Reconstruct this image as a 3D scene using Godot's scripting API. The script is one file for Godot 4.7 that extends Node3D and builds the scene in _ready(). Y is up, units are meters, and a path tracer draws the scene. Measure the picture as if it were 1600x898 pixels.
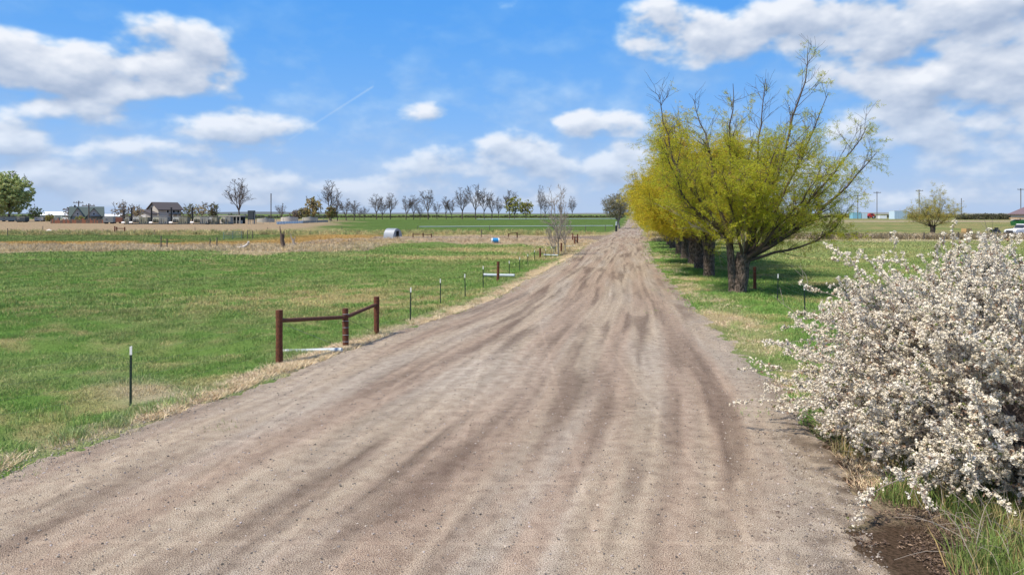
extends Node3D
# A gravel farm road between pastures. Camera at the origin of the plan, 3.6 m up, looking along -z.
# d = distance along -z, x to the right, y up. Metres.

const EYE := 3.6
const FOC := 1080.0          # focal length in pixels of the 1600 x 898 photograph
const HORIZON := 334.0

var rng := RandomNumberGenerator.new()
var nz := FastNoiseLite.new()      # plain noise, frequency 1
var nf := FastNoiseLite.new()      # four octaves, frequency 1
var taken := {}
var M := {}

# ------------------------------------------------------------------ helpers
class MB:
	var v := PackedVector3Array()
	var n := PackedVector3Array()
	var c := PackedColorArray()
	var ix := PackedInt32Array()
	var smooth := true
	func vert(p: Vector3, nn: Vector3, col := Color.WHITE) -> int:
		v.push_back(p); n.push_back(nn); c.push_back(col)
		return v.size() - 1
	func tri(a: Vector3, b: Vector3, d: Vector3, nn: Vector3, col := Color.WHITE) -> void:
		var i := v.size()
		for p in [a, b, d]:
			v.push_back(p); n.push_back(nn); c.push_back(col)
		if (b - a).cross(d - a).dot(nn) > 0.0:
			ix.append_array([i, i + 2, i + 1])
		else:
			ix.append_array([i, i + 1, i + 2])
	func quad(a: Vector3, b: Vector3, d: Vector3, e: Vector3, nn: Vector3, col := Color.WHITE) -> void:
		tri(a, b, d, nn, col); tri(a, d, e, nn, col)
	func flat(a: Vector3, b: Vector3, d: Vector3, e: Vector3, col := Color.WHITE) -> void:   # a quad whose normal follows from its corners
		var nn := (d - b).cross(a - b).normalized()
		quad(a, b, d, e, nn, col)
	func box(ctr: Vector3, size: Vector3, bs := Basis.IDENTITY, col := Color.WHITE) -> void:
		var h := size * 0.5
		for ax in 3:
			for s: float in [-1.0, 1.0]:
				var nn := Vector3.ZERO; nn[ax] = s
				var u := Vector3.ZERO; u[(ax + 1) % 3] = h[(ax + 1) % 3]
				var w := Vector3.ZERO; w[(ax + 2) % 3] = h[(ax + 2) % 3]
				var o := Vector3.ZERO; o[ax] = s * h[ax]
				quad(ctr + bs * (o - u - w), ctr + bs * (o + u - w), ctr + bs * (o + u + w), ctr + bs * (o - u + w), bs * nn, col)
	func tube(pts: PackedVector3Array, rad: PackedFloat32Array, sides: int, cap := false, col := Color.WHITE, squash := 0.0) -> void:
		var m := pts.size()
		var ref := Vector3.UP
		var t0 := (pts[1] - pts[0]).normalized()
		if absf(t0.dot(ref)) > 0.9: ref = Vector3.RIGHT
		var first := v.size()
		for k in m:
			var t := (pts[mini(k + 1, m - 1)] - pts[maxi(k - 1, 0)]).normalized()
			var u := t.cross(ref).normalized()
			if u.length() < 0.5: u = t.cross(Vector3(0.3, 0.2, 0.9)).normalized()
			ref = u.cross(t).normalized()
			for s in sides:
				var a := TAU * s / sides
				var q := 1.0 + squash * sin(a * 3.0 + pts[k].y * 1.3) + squash * 0.7 * sin(a * 5.0 - pts[k].y * 2.1)
				var nn := u * cos(a) + ref * sin(a)
				v.push_back(pts[k] + nn * rad[k] * q); n.push_back(nn); c.push_back(col)
		for k in m - 1:
			for s in sides:
				var a := first + k * sides + s
				var b := first + k * sides + (s + 1) % sides
				ix.append_array([a, b, a + sides, b, b + sides, a + sides])
		if cap:
			for e in 2:
				var k := 0 if e == 0 else m - 1
				var nn := (pts[0] - pts[1]).normalized() if e == 0 else (pts[m - 1] - pts[m - 2]).normalized()
				var o := first + k * sides
				for s in sides:
					tri(pts[k], v[o + s], v[o + (s + 1) % sides], nn, col)
	func mesh(mat: Material, with_normals := true, with_colors := false) -> ArrayMesh:
		var a := []; a.resize(Mesh.ARRAY_MAX)
		a[Mesh.ARRAY_VERTEX] = v
		if with_normals: a[Mesh.ARRAY_NORMAL] = n
		if with_colors: a[Mesh.ARRAY_COLOR] = c
		a[Mesh.ARRAY_INDEX] = ix
		var m := ArrayMesh.new()
		m.add_surface_from_arrays(Mesh.PRIMITIVE_TRIANGLES, a)
		m.surface_set_material(0, mat)
		return m

func numbered(called: String) -> String:
	var k: int = taken.get(called, 0)
	taken[called] = k + 1
	return called if k == 0 else "%s_%03d" % [called, k]
func tag(o: Node, label: String, category := "", group := "", kind := "") -> void:
	if label: o.set_meta("label", label)
	if category: o.set_meta("category", category)
	if group: o.set_meta("group", group)
	if kind: o.set_meta("kind", kind)
func thing(called: String, label: String, category: String, at := Vector3.ZERO, turn := 0.0, group := "") -> Node3D:
	var o := Node3D.new()
	o.name = numbered(called); add_child(o)
	o.position = at; o.rotation.y = turn
	tag(o, label, category, group)
	return o
func part(called: String, mesh: Mesh, parent: Node, at := Vector3.ZERO) -> MeshInstance3D:
	var o := MeshInstance3D.new()
	o.mesh = mesh; o.name = called
	parent.add_child(o, true); o.position = at
	return o
func top(called: String, mesh: Mesh) -> MeshInstance3D:
	var o := MeshInstance3D.new()
	o.mesh = mesh; o.name = numbered(called)
	add_child(o)
	return o
func structure(called: String, mesh: Mesh) -> MeshInstance3D:
	var o := top(called, mesh)
	o.set_meta("kind", "structure")
	return o
func copy_of(o: Node3D, label: String, at: Vector3, turn: float, size := Vector3.ONE) -> Node3D:
	var r: Node3D = o.duplicate()
	r.name = numbered(String(o.name).rstrip("0123456789").rstrip("_")); add_child(r)
	r.position = at; r.rotation = Vector3(0, turn, 0); r.scale = size
	r.set_meta("label", label)
	return r
func scatter(called: String, mesh: Mesh, buf: PackedFloat32Array, parent: Node) -> MultiMeshInstance3D:   # buf: 12 floats of transform + 4 of colour per copy
	var mm := MultiMesh.new()
	mm.transform_format = MultiMesh.TRANSFORM_3D
	mm.use_colors = true
	mm.mesh = mesh
	mm.instance_count = buf.size() / 16
	mm.buffer = buf
	var o := MultiMeshInstance3D.new()
	o.multimesh = mm
	o.name = numbered(called) if parent == self else called
	parent.add_child(o, true)
	return o
func put(buf: PackedFloat32Array, b: Basis, p: Vector3, c: Color) -> void:
	buf.append_array([b.x.x, b.y.x, b.z.x, p.x, b.x.y, b.y.y, b.z.y, p.y, b.x.z, b.y.z, b.z.z, p.z, c.r, c.g, c.b, 1.0])
func rr(a: float, b: float) -> float:
	return rng.randf_range(a, b)
func lin(r: float, g: float, b: float) -> Color:      # real-world base colour (linear) -> the sRGB that albedo_color wants
	return Color(r, g, b).linear_to_srgb()
func mat(called: String, c: Color, rough := 0.9, metal := 0.0) -> StandardMaterial3D:
	var m := StandardMaterial3D.new()
	m.albedo_color = c; m.roughness = rough; m.metallic = metal
	m.resource_name = called
	M[called] = m
	return m
func on_ground(px: float, py: float) -> Vector3:      # where a spot of ground in the photograph stands
	var d := EYE * FOC / (py - HORIZON)
	var x := (px - 800.0) / FOC * d
	return Vector3(x, height(x, d), -d)
func far_d(py: float) -> float:
	return EYE * FOC / (py - HORIZON)
func sst(a: float, b: float, x: float) -> float:
	return smoothstep(a, b, x)

func noise_tex(size: int, freq: float, octaves: int, ramp: Array, seed_: int, normal := 0.0) -> NoiseTexture2D:
	var n := FastNoiseLite.new()
	n.noise_type = FastNoiseLite.TYPE_SIMPLEX_SMOOTH
	n.seed = seed_; n.frequency = freq
	n.fractal_type = FastNoiseLite.FRACTAL_FBM; n.fractal_octaves = octaves; n.fractal_gain = 0.6
	var t := NoiseTexture2D.new()
	t.width = size; t.height = size; t.seamless = true; t.noise = n
	if normal > 0.0:
		t.as_normal_map = true; t.bump_strength = normal
	elif ramp:
		var g := Gradient.new()
		g.offsets = PackedFloat32Array(ramp[0]); g.colors = PackedColorArray(ramp[1])
		t.color_ramp = g
	return t

# ------------------------------------------------------------------ plan of the ground
const ROAD_L := [[-40.0, -16.0], [0.0, -9.6], [4.0, -8.8], [7.0, -8.0], [9.7, -7.18], [13.8, -5.85], [18.9, -4.35], [20.6, -3.8], [26.1, -1.9], [30.0, -0.75], [37.2, 0.5], [43.2, 1.76], [54.2, 3.95], [69.4, 6.9], [82.7, 9.3], [139.0, 20.6], [216.0, 35.4], [353.0, 58.9], [972.0, 166.0], [3000.0, 514.0]]
const ROAD_R := [[-40.0, -4.5], [0.0, 2.6], [6.9, 3.9], [9.7, 4.71], [13.8, 5.6], [18.9, 6.15], [20.6, 6.38], [29.7, 7.56], [36.7, 8.56], [45.2, 9.84], [58.9, 12.1], [84.5, 16.9], [139.0, 26.9], [216.0, 39.6], [353.0, 63.6], [972.0, 172.2], [3000.0, 524.0]]
func along(tab: Array, d: float) -> float:
	for k in tab.size() - 1:
		if d < tab[k + 1][0]:
			return lerpf(tab[k][1], tab[k + 1][1], (d - tab[k][0]) / (tab[k + 1][0] - tab[k][0]))
	return tab[-1][1]
func into_road(x: float, d: float, l: float, r: float) -> float:    # metres inside the edge of the road, negative outside
	return minf(x - l, r - x) + nz.get_noise_2d(x * 0.9 + 40.0, d * 0.45) * 0.28 + nf.get_noise_2d(x * 2.6, d * 2.2) * 0.30
func side_road(x: float, d: float) -> float:                         # the track that leaves to the left beyond the fence
	var mid := 103.0 + (18.0 - x) * 0.10
	var half := lerpf(3.6, 13.5, sst(5.0, 20.0, x))
	return minf(half - absf(d - mid), x + 22.0)

func height(x: float, d: float) -> float:
	if d < -20.0 or d > 420.0: return 0.0
	var l := along(ROAD_L, d)
	var r := along(ROAD_R, d)
	var e := into_road(x, d, l, r)
	var y := 0.0
	if e < 0.0:
		y = (nz.get_noise_2d(x * 0.16, d * 0.16) * 0.10 + nz.get_noise_2d(x * 0.7 + 9.0, d * 0.7) * 0.035) * sst(0.0, 2.0, -e)
		if x < l:
			var w := nz.get_noise_2d(x * 0.2, 3.0) * 0.5
			y -= 0.34 * exp(-pow((d - 18.7 - 0.03 * (x + 5.0) - w) / 0.55, 2.0)) * sst(-3.9, -5.2, x)
			y -= 0.16 * exp(-pow((d - 42.0 - w * 1.5) / 0.9, 2.0)) * sst(-2.0, -6.0, x)
			y += 0.5 * exp(-pow((d - 84.0 - w * 4.0) / 5.0, 2.0)) * sst(8.0, 0.0, x) * sst(-26.0, -14.0, x)
	else:
		y = -0.10 * sst(0.0, 0.8, e)
	if d > 80.0 and d < 140.0 and x < l + 1.0:
		y -= 0.09 * sst(0.0, 1.0, side_road(x, d))
	return y

# linear base colours
const GREEN := Color(0.140, 0.228, 0.064)
const LUSH := Color(0.122, 0.226, 0.054)
const OLIVE := Color(0.200, 0.245, 0.095)
const STRAW := Color(0.400, 0.315, 0.170)
const PALE := Color(0.420, 0.350, 0.250)
const ORANGE := Color(0.370, 0.245, 0.095)
const DIRT := Color(0.400, 0.290, 0.200)
const MULCH := Color(0.090, 0.062, 0.046)
const FIELD := Color(0.105, 0.165, 0.050)

func ground_color(x: float, d: float) -> Color:
	var l := along(ROAD_L, d)
	var r := along(ROAD_R, d)
	var c := GREEN
	var n1 := nf.get_noise_2d(x * 0.11, d * 0.14)            # broad patches
	var n2 := nf.get_noise_2d(x * 0.55 + 70.0, d * 0.6)      # tussocks
	var n3 := nf.get_noise_2d(x * 0.035 + 31.0, d * 0.05)
	if x < (l + r) * 0.5:
		var e := l - x
		c = GREEN.lerp(LUSH, clampf(0.35 + n1 * 1.3, 0.0, 0.8))
		c = c.lerp(OLIVE, clampf(0.26 + n2 * 1.3 - n1 * 0.6 + 0.25 * sst(19.0, 12.0, d), 0.0, 0.9))
		c = c.lerp(STRAW, clampf(n1 * 1.0 + n2 * 1.5 - 0.42 + 0.26 * sst(19.0, 13.0, d), 0.0, 0.5))
		# the bleached patch behind the timber brace and straw lanes further on
		c = c.lerp(STRAW, clampf(exp(-pow((x + 7.0) / 6.0, 2.0) - pow((d - 29.5) / 4.0, 2.0)) * (0.75 + n2 * 2.0), 0.0, 0.7))
		c = c.lerp(STRAW, clampf(exp(-pow((d - 57.0 - n3 * 6.0) / 2.3, 2.0)) * sst(-22.0, -6.0, x) * (0.9 + n2), 0.0, 0.85))
		c = c.lerp(STRAW, clampf(exp(-pow((d - 70.5 - n3 * 6.0) / 3.0, 2.0)) * sst(-12.0, -4.0, x) * (0.9 + n2), 0.0, 0.85))
		# bands across the far side of the pasture
		var w := d + n1 * 5.0 + n3 * 8.0
		var lft := sst(-13.0, -19.0, x + n1 * 4.0)
		c = c.lerp(PALE.lerp(STRAW, clampf(0.4 + n2, 0.0, 1.0)), sst(65.0, 67.5, w) * lft)
		c = c.lerp(PALE.lerp(DIRT, clampf(0.4 + n2 * 1.2, 0.0, 1.0)), sst(78.0, 80.5, w) * (1.0 - lft))
		c = c.lerp(ORANGE, sst(77.0, 80.0, w) * sst(-10.0, -24.0, x))
		c = c.lerp(FIELD.lerp(OLIVE, 0.35), sst(88.0, 91.0, w) * sst(-30.0, -40.0, x))
		c = c.lerp(STRAW.lerp(OLIVE, clampf(0.5 + n2 * 1.5, 0.0, 1.0)), sst(112.0, 120.0, w))
		c = c.lerp(DIRT.lerp(PALE, clampf(0.25 + n2, 0.0, 0.6)), sst(136.0, 142.0, w) * sst(-40.0, -60.0, x))
		c = c.lerp(FIELD.lerp(GREEN, clampf(0.3 + n1, 0.0, 1.0)), sst(135.0, 140.0, w) * sst(-0.285, -0.225, x / d + n3 * 0.08))
		c = c.lerp(OLIVE.lerp(GREEN, 0.5), sst(400.0, 520.0, d))
		# bleached verge beside the road
		var vg := exp(-pow((e - 0.22) / 0.42, 2.0)) * (0.85 + n2 * 1.5 + n1 * 0.6) * sst(9.0, 12.5, d)
		vg = maxf(vg, exp(-pow((x + 7.0) / 1.3, 2.0) - pow((d - 13.7 + 0.6 * (x + 7.0)) / 0.75, 2.0)) * 1.1)
		c = c.lerp(PALE, clampf(vg, 0.0, 0.9))
		var s := sst(0.0, 1.5, side_road(x, d) + n2 * 2.0)
		c = c.lerp(Color(0.25, 0.19, 0.155), s * sst(80.0, 88.0, d) * sst(140.0, 120.0, d))
	else:
		var e := x - r
		c = GREEN.lerp(OLIVE, clampf(0.45 + n2 * 1.2 + n1 * 0.5, 0.0, 1.0))
		c = c.lerp(OLIVE.lerp(STRAW, 0.10), sst(30.0, 75.0, d + n1 * 12.0) * 0.8)
		c = c.lerp(STRAW, clampf(n1 * 1.6 + n2 * 1.0 - 0.42, 0.0, 0.5))
		c = c.lerp(LUSH, sst(9.0, 4.0, e + n1 * 3.0) * 0.85)
		c = c.lerp(STRAW, clampf(n1 * 2.0 + n2 * 1.5 - 0.45, 0.0, 0.6) * sst(9.0, 3.0, e))
		c = c.lerp(PALE.lerp(STRAW, 0.5), clampf(exp(-pow((e - 0.6) / 0.9, 2.0)) * (0.55 + n1 * 2.0) * sst(14.0, 18.0, d) * sst(40.0, 30.0, d), 0.0, 0.9))
		c = c.lerp(STRAW, clampf(exp(-pow((e - 1.3) / 0.8, 2.0) - pow((d - 37.5) / 1.0, 2.0)) * 1.2, 0.0, 0.9))
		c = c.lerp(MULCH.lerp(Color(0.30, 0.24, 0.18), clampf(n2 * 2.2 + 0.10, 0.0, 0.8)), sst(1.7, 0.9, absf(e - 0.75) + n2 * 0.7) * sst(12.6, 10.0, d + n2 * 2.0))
		var w := d + n1 * 4.0
		c = c.lerp(PALE.lerp(OLIVE, 0.35), sst(88.0, 91.0, w) * sst(112.0, 108.0, w))
		c = c.lerp(OLIVE.lerp(STRAW, clampf(0.3 + n2 + n3, 0.0, 1.0)), sst(110.0, 116.0, w))
		c = c.lerp(GREEN.lerp(OLIVE, 0.3), exp(-pow((d - 190.0) / 50.0, 2.0)) * clampf(0.9 - x / 130.0, 0.0, 0.9))
		c = c.lerp(PALE, sst(285.0, 310.0, d) * sst(400.0, 380.0, d) * 0.8)
		c = c.lerp(OLIVE.lerp(STRAW, 0.3), sst(420.0, 600.0, d))
	return c
func road_color(x: float, d: float, u: float) -> Color:      # u: metres from the right edge of the road, along which the wheel tracks run
	u += nf.get_noise_2d(d * 0.02 + 4.0, u * 0.12) * 0.2
	var a := nf.get_noise_2d(u * 0.6, d * 0.03)
	var b := nf.get_noise_2d(u * 1.3 + 50.0, d * 0.085 + 7.0)
	var q := nf.get_noise_2d(u * 0.6 + 9.0, d * 0.08 + 90.0)
	var g := nf.get_noise_2d(u * 3.4 + 20.0, d * 0.10)
	var f := nf.get_noise_2d(x * 2.3, d * 2.3)
	var c := Color(0.625, 0.525, 0.415)
	c = c.lerp(Color(0.620, 0.545, 0.465), clampf(q * 2.2 + 0.12, 0.0, 0.85))
	c = c.lerp(Color(0.555, 0.430, 0.340), clampf(a * 2.2 + 0.22, 0.0, 0.8))
	c = c.lerp(Color(0.270, 0.205, 0.162), clampf(b * 1.9 + a * 0.5 - 0.26 + 0.4 * nf.get_noise_2d(x * 0.22 + 12.0, d * 0.10), 0.0, 0.55))
	c = c.lerp(Color(0.250, 0.185, 0.150), clampf(b * 1.4 - q * 2.2 - 0.50, 0.0, 0.5))
	c = c.lerp(Color(0.66, 0.585, 0.50), clampf(exp(-pow((x + 0.6 - 0.17 * (d - 15.5)) / 1.0, 2.0) - pow((d - 15.8) / 2.6, 2.0)) * (0.9 + f), 0.0, 0.8))
	var k := 1.0 + f * 0.12 + g * 0.30
	return Color(c.r * k, c.g * k, c.b * k)

# ------------------------------------------------------------------ sky: air and clouds only
func sky_image() -> Image:
	var W := 4096
	var H := 2048
	# clouds as soft ellipses: azimuth, elevation, half width, half height (degrees), weight
	var blobs := []
	var seen := [[40, 96, 125, 44, 1.0], [130, 108, 120, 42, 1.0], [225, 118, 130, 36, .9], [255, 62, 70, 40, 1.0], [300, 92, 72, 50, 1.0], [340, 118, 46, 34, .8], [372, 155, 34, 17, .5], [-40, 80, 90, 46, 1.0],
		[128, 172, 62, 25, .85], [62, 168, 50, 15, .45], [10, 204, 52, 32, .9], [372, 196, 108, 25, .75], [300, 192, 50, 20, .5], [440, 195, 50, 14, .4],
		[140, 236, 170, 26, .5], [345, 258, 60, 26, .8], [395, 272, 70, 22, .75], [250, 284, 210, 28, .62], [80, 276, 70, 20, .6], [30, 300, 160, 24, .5], [440, 300, 110, 20, .5],
		[672, 178, 58, 16, .7], [790, 232, 74, 28, 1.0], [720, 246, 80, 22, .8], [650, 258, 50, 18, .6], [770, 268, 130, 20, .6], [885, 262, 48, 16, .7], [640, 292, 120, 18, .5],
		[948, 195, 76, 22, .72], [905, 185, 40, 16, .6], [968, 256, 46, 30, .9], [960, 285, 80, 20, .5], [540, 308, 60, 14, .5], [330, 225, 150, 18, .45], [560, 290, 130, 18, .5], [860, 300, 160, 18, .55], [1090, 270, 120, 24, .5], [200, 312, 220, 14, .55], [700, 315, 260, 12, .5], [1400, 315, 260, 12, .5],
		[1040, 40, 72, 44, .85], [1110, 55, 130, 36, .85], [1095, 92, 60, 16, .6], [1190, 30, 90, 44, .75], [1290, 50, 80, 46, .9], [1370, 55, 110, 62, 1.0], [1470, 66, 150, 74, 1.0], [1580, 90, 140, 84, 1.0], [1440, 125, 70, 30, .8], [1330, 20, 110, 40, .9], [1560, 30, 150, 60, 1.0], [1400, 95, 130, 45, .9], [1520, 140, 120, 36, .8],
		[1390, 178, 90, 30, .8], [1500, 182, 110, 38, .9], [1600, 175, 110, 60, .95], [1440, 210, 160, 24, .6], [1560, 248, 120, 26, .7], [1420, 285, 200, 24, .5], [1250, 255, 90, 26, .5], [1560, 300, 150, 20, .5]]
	for b in seen:
		var dx: float = b[0] - 800.0
		var dist := sqrt(FOC * FOC + dx * dx)
		blobs.append([rad_to_deg(atan(dx / FOC)), rad_to_deg(atan((HORIZON - b[1]) / dist)), b[2] / dist * 61.0, b[3] / dist * 63.0, b[4]])
	rng.seed = 77
	for k in 230:                                   # the same kind of sky all round
		var az := rr(-180.0, 180.0)
		var el := 3.0 + 72.0 * pow(rng.randf(), 1.5)
		if absf(az) < 41.0 and el < 19.0: continue
		var s := rr(2.5, 7.0) * (0.7 + el / 40.0)
		blobs.append([az, el, s / cos(deg_to_rad(el)), s * rr(0.28, 0.5), rr(0.5, 1.0)])
	var cn := FastNoiseLite.new()
	cn.noise_type = FastNoiseLite.TYPE_SIMPLEX; cn.seed = 5; cn.frequency = 1.0
	cn.fractal_type = FastNoiseLite.FRACTAL_FBM; cn.fractal_octaves = 6; cn.fractal_gain = 0.55
	var small := Image.create(1024, 512, false, Image.FORMAT_RGB8)
	small.fill(Color(0.50, 0.56, 0.55))
	paint_sky(small, blobs, cn, -180.0, 180.0, 88.0)
	small.resize(W, H, Image.INTERPOLATE_CUBIC)
	paint_sky(small, blobs, cn, -41.0, 41.0, 19.5)
	# vapour trail
	var p0 := Vector2(450, 218); var p1 := Vector2(582, 134)
	for k in 600:
		var t := k / 600.0
		var p := p0.lerp(p1, t)
		var dx := p.x - 800.0
		var az := rad_to_deg(atan(dx / FOC)); var el := rad_to_deg(atan((HORIZON - p.y) / sqrt(FOC * FOC + dx * dx)))
		var ix := posmod(int(round(az / 360.0 * W)), W); var iy := int(round((90.0 - el) / 180.0 * H))
		var c := small.get_pixel(ix, iy)
		small.set_pixel(ix, iy, c.lerp(Color(0.86, 0.91, 0.97), 0.07 * (0.4 + t)))
	return small
func paint_sky(img: Image, blobs: Array, cn: FastNoiseLite, az0: float, az1: float, el_top: float) -> void:
	var W := img.get_width()
	var H := img.get_height()
	var pp := W / 360.0
	var c0 := int(floor(az0 * pp)); var c1 := int(ceil(az1 * pp))
	var r0 := int((90.0 - el_top) * pp); var r1 := int(92.0 * pp)
	var nw := c1 - c0; var nh := r1 - r0
	var f := PackedFloat32Array(); f.resize(nw * nh)
	for b in blobs:
		for wrap: float in [-360.0, 0.0, 360.0]:
			var bx: float = (b[0] + wrap) * pp - c0
			var by: float = (90.0 - b[1]) * pp - r0
			var rx: float = maxf(b[2] * pp * 1.25, 1.0); var ry: float = maxf(b[3] * pp * 1.25, 1.0)
			for j in range(maxi(0, int(by - ry)), mini(nh, int(by + ry) + 1)):
				var qy := (j - by) / ry
				if qy > 0.0: qy *= 1.12
				for i in range(maxi(0, int(bx - rx)), mini(nw, int(bx + rx) + 1)):
					var qx := (i - bx) / rx
					var v: float = 1.0 - qx * qx - qy * qy
					if v > 0.0:
						v = v * b[4]
						var o := f[j * nw + i]
						f[j * nw + i] = o + v - o * v
	var off := maxi(1, int(round(1.0 * pp)))
	for j in nh:
		var el := deg_to_rad(90.0 - (j + r0 + 0.5) / pp)
		var ce := cos(el); var se := sin(el)
		var h := clampf(rad_to_deg(el) / 30.0, 0.0, 1.0)
		var blue := Color(0.700, 0.785, 0.905).lerp(Color(0.545, 0.735, 0.955), sst(0.0, 0.28, h)).lerp(Color(0.345, 0.630, 0.940), sst(0.12, 0.62, h)).lerp(Color(0.215, 0.500, 0.860), sst(0.6, 1.0, h))
		for i in nw:
			var az := (i + c0 + 0.5) / pp * 0.01745329
			var x := sin(az) * ce; var z := -cos(az) * ce
			var d := f[j * nw + i]
			var n := cn.get_noise_3d(x * 8.0, se * 15.0, z * 8.0)
			var v := d * 1.30 + n * (0.86 + 0.35 * d) - 0.30
			var wisp := clampf(n * 1.1 + 0.22, 0.0, 1.0) * 0.5 * sst(0.75, 0.1, h)
			var a := clampf(maxf(sst(-0.05, 0.82, v), wisp), 0.0, 1.0)
			var c := blue
			if a > 0.004:
				var jj := maxi(0, j - off); var ii := maxi(0, i - off / 2)
				var d2 := f[jj * nw + ii]
				var e2 := 90.0 * 0.01745329 - (jj + r0 + 0.5) / pp * 0.01745329
				var a2 := (ii + c0 + 0.5) / pp * 0.01745329
				var n2 := cn.get_noise_3d(sin(a2) * cos(e2) * 8.0, sin(e2) * 15.0, -cos(a2) * cos(e2) * 8.0)
				var v2 := d2 * 1.30 + n2 * (0.86 + 0.35 * d2) - 0.30
				var lit := clampf(0.52 + (v - v2) * 0.62 - maxf(v - 0.7, 0.0) * 0.30 + n * 0.22, 0.0, 1.0)
				var cl := Color(0.655, 0.715, 0.815).lerp(Color(0.945, 0.955, 0.980), lit)
				cl = cl.lerp(blue, 0.30 * sst(0.22, 0.0, h))
				c = c.lerp(cl, a * lerpf(0.78, 0.97, sst(0.05, 0.35, h)))
			img.set_pixel(posmod(i + c0, W), j + r0, c)

# ------------------------------------------------------------------ the scene
func _ready() -> void:
	var cam := Camera3D.new()
	cam.name = "camera"
	cam.projection = Camera3D.PROJECTION_FRUSTUM
	cam.near = 0.1
	cam.far = 20000.0
	cam.size = 0.1 * 898.0 / FOC
	cam.frustum_offset = Vector2(0.0, -0.1 * (449.0 - HORIZON) / FOC)
	cam.position = Vector3(0, EYE, 0)
	add_child(cam)
	cam.current = true
	nz.noise_type = FastNoiseLite.TYPE_SIMPLEX_SMOOTH; nz.frequency = 1.0; nz.seed = 3; nz.fractal_type = FastNoiseLite.FRACTAL_NONE
	nf.noise_type = FastNoiseLite.TYPE_SIMPLEX_SMOOTH; nf.frequency = 1.0; nf.seed = 11; nf.fractal_type = FastNoiseLite.FRACTAL_FBM; nf.fractal_octaves = 4
	var we := WorldEnvironment.new()
	we.name = "world_environment"
	var env := Environment.new()
	env.background_mode = Environment.BG_SKY
	var ps := PanoramaSkyMaterial.new()
	ps.panorama = ImageTexture.create_from_image(sky_image())
	var sky := Sky.new()
	sky.sky_material = ps
	env.sky = sky
	env.background_energy_multiplier = 0.655
	env.tonemap_mode = Environment.TONE_MAPPER_LINEAR
	env.tonemap_exposure = 1.6
	env.sdfgi_enabled = true; env.ssao_enabled = true; env.ssil_enabled = true
	we.environment = env
	add_child(we)
	var sun := DirectionalLight3D.new()
	sun.name = "sun"
	sun.light_color = Color(1.0, 0.955, 0.89)
	sun.light_energy = 1.22
	sun.light_angular_distance = 4.0
	sun.shadow_enabled = true
	sun.rotation_degrees = Vector3(-54, -60, 0)        # from the left and a little behind the camera
	add_child(sun)

	materials()
	ground()
	roads()

	grass()

	willows()

	blossom_bush()

	near_fences()
	middle_ground()
	far_trees()
	far_left()
	far_right()


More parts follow.
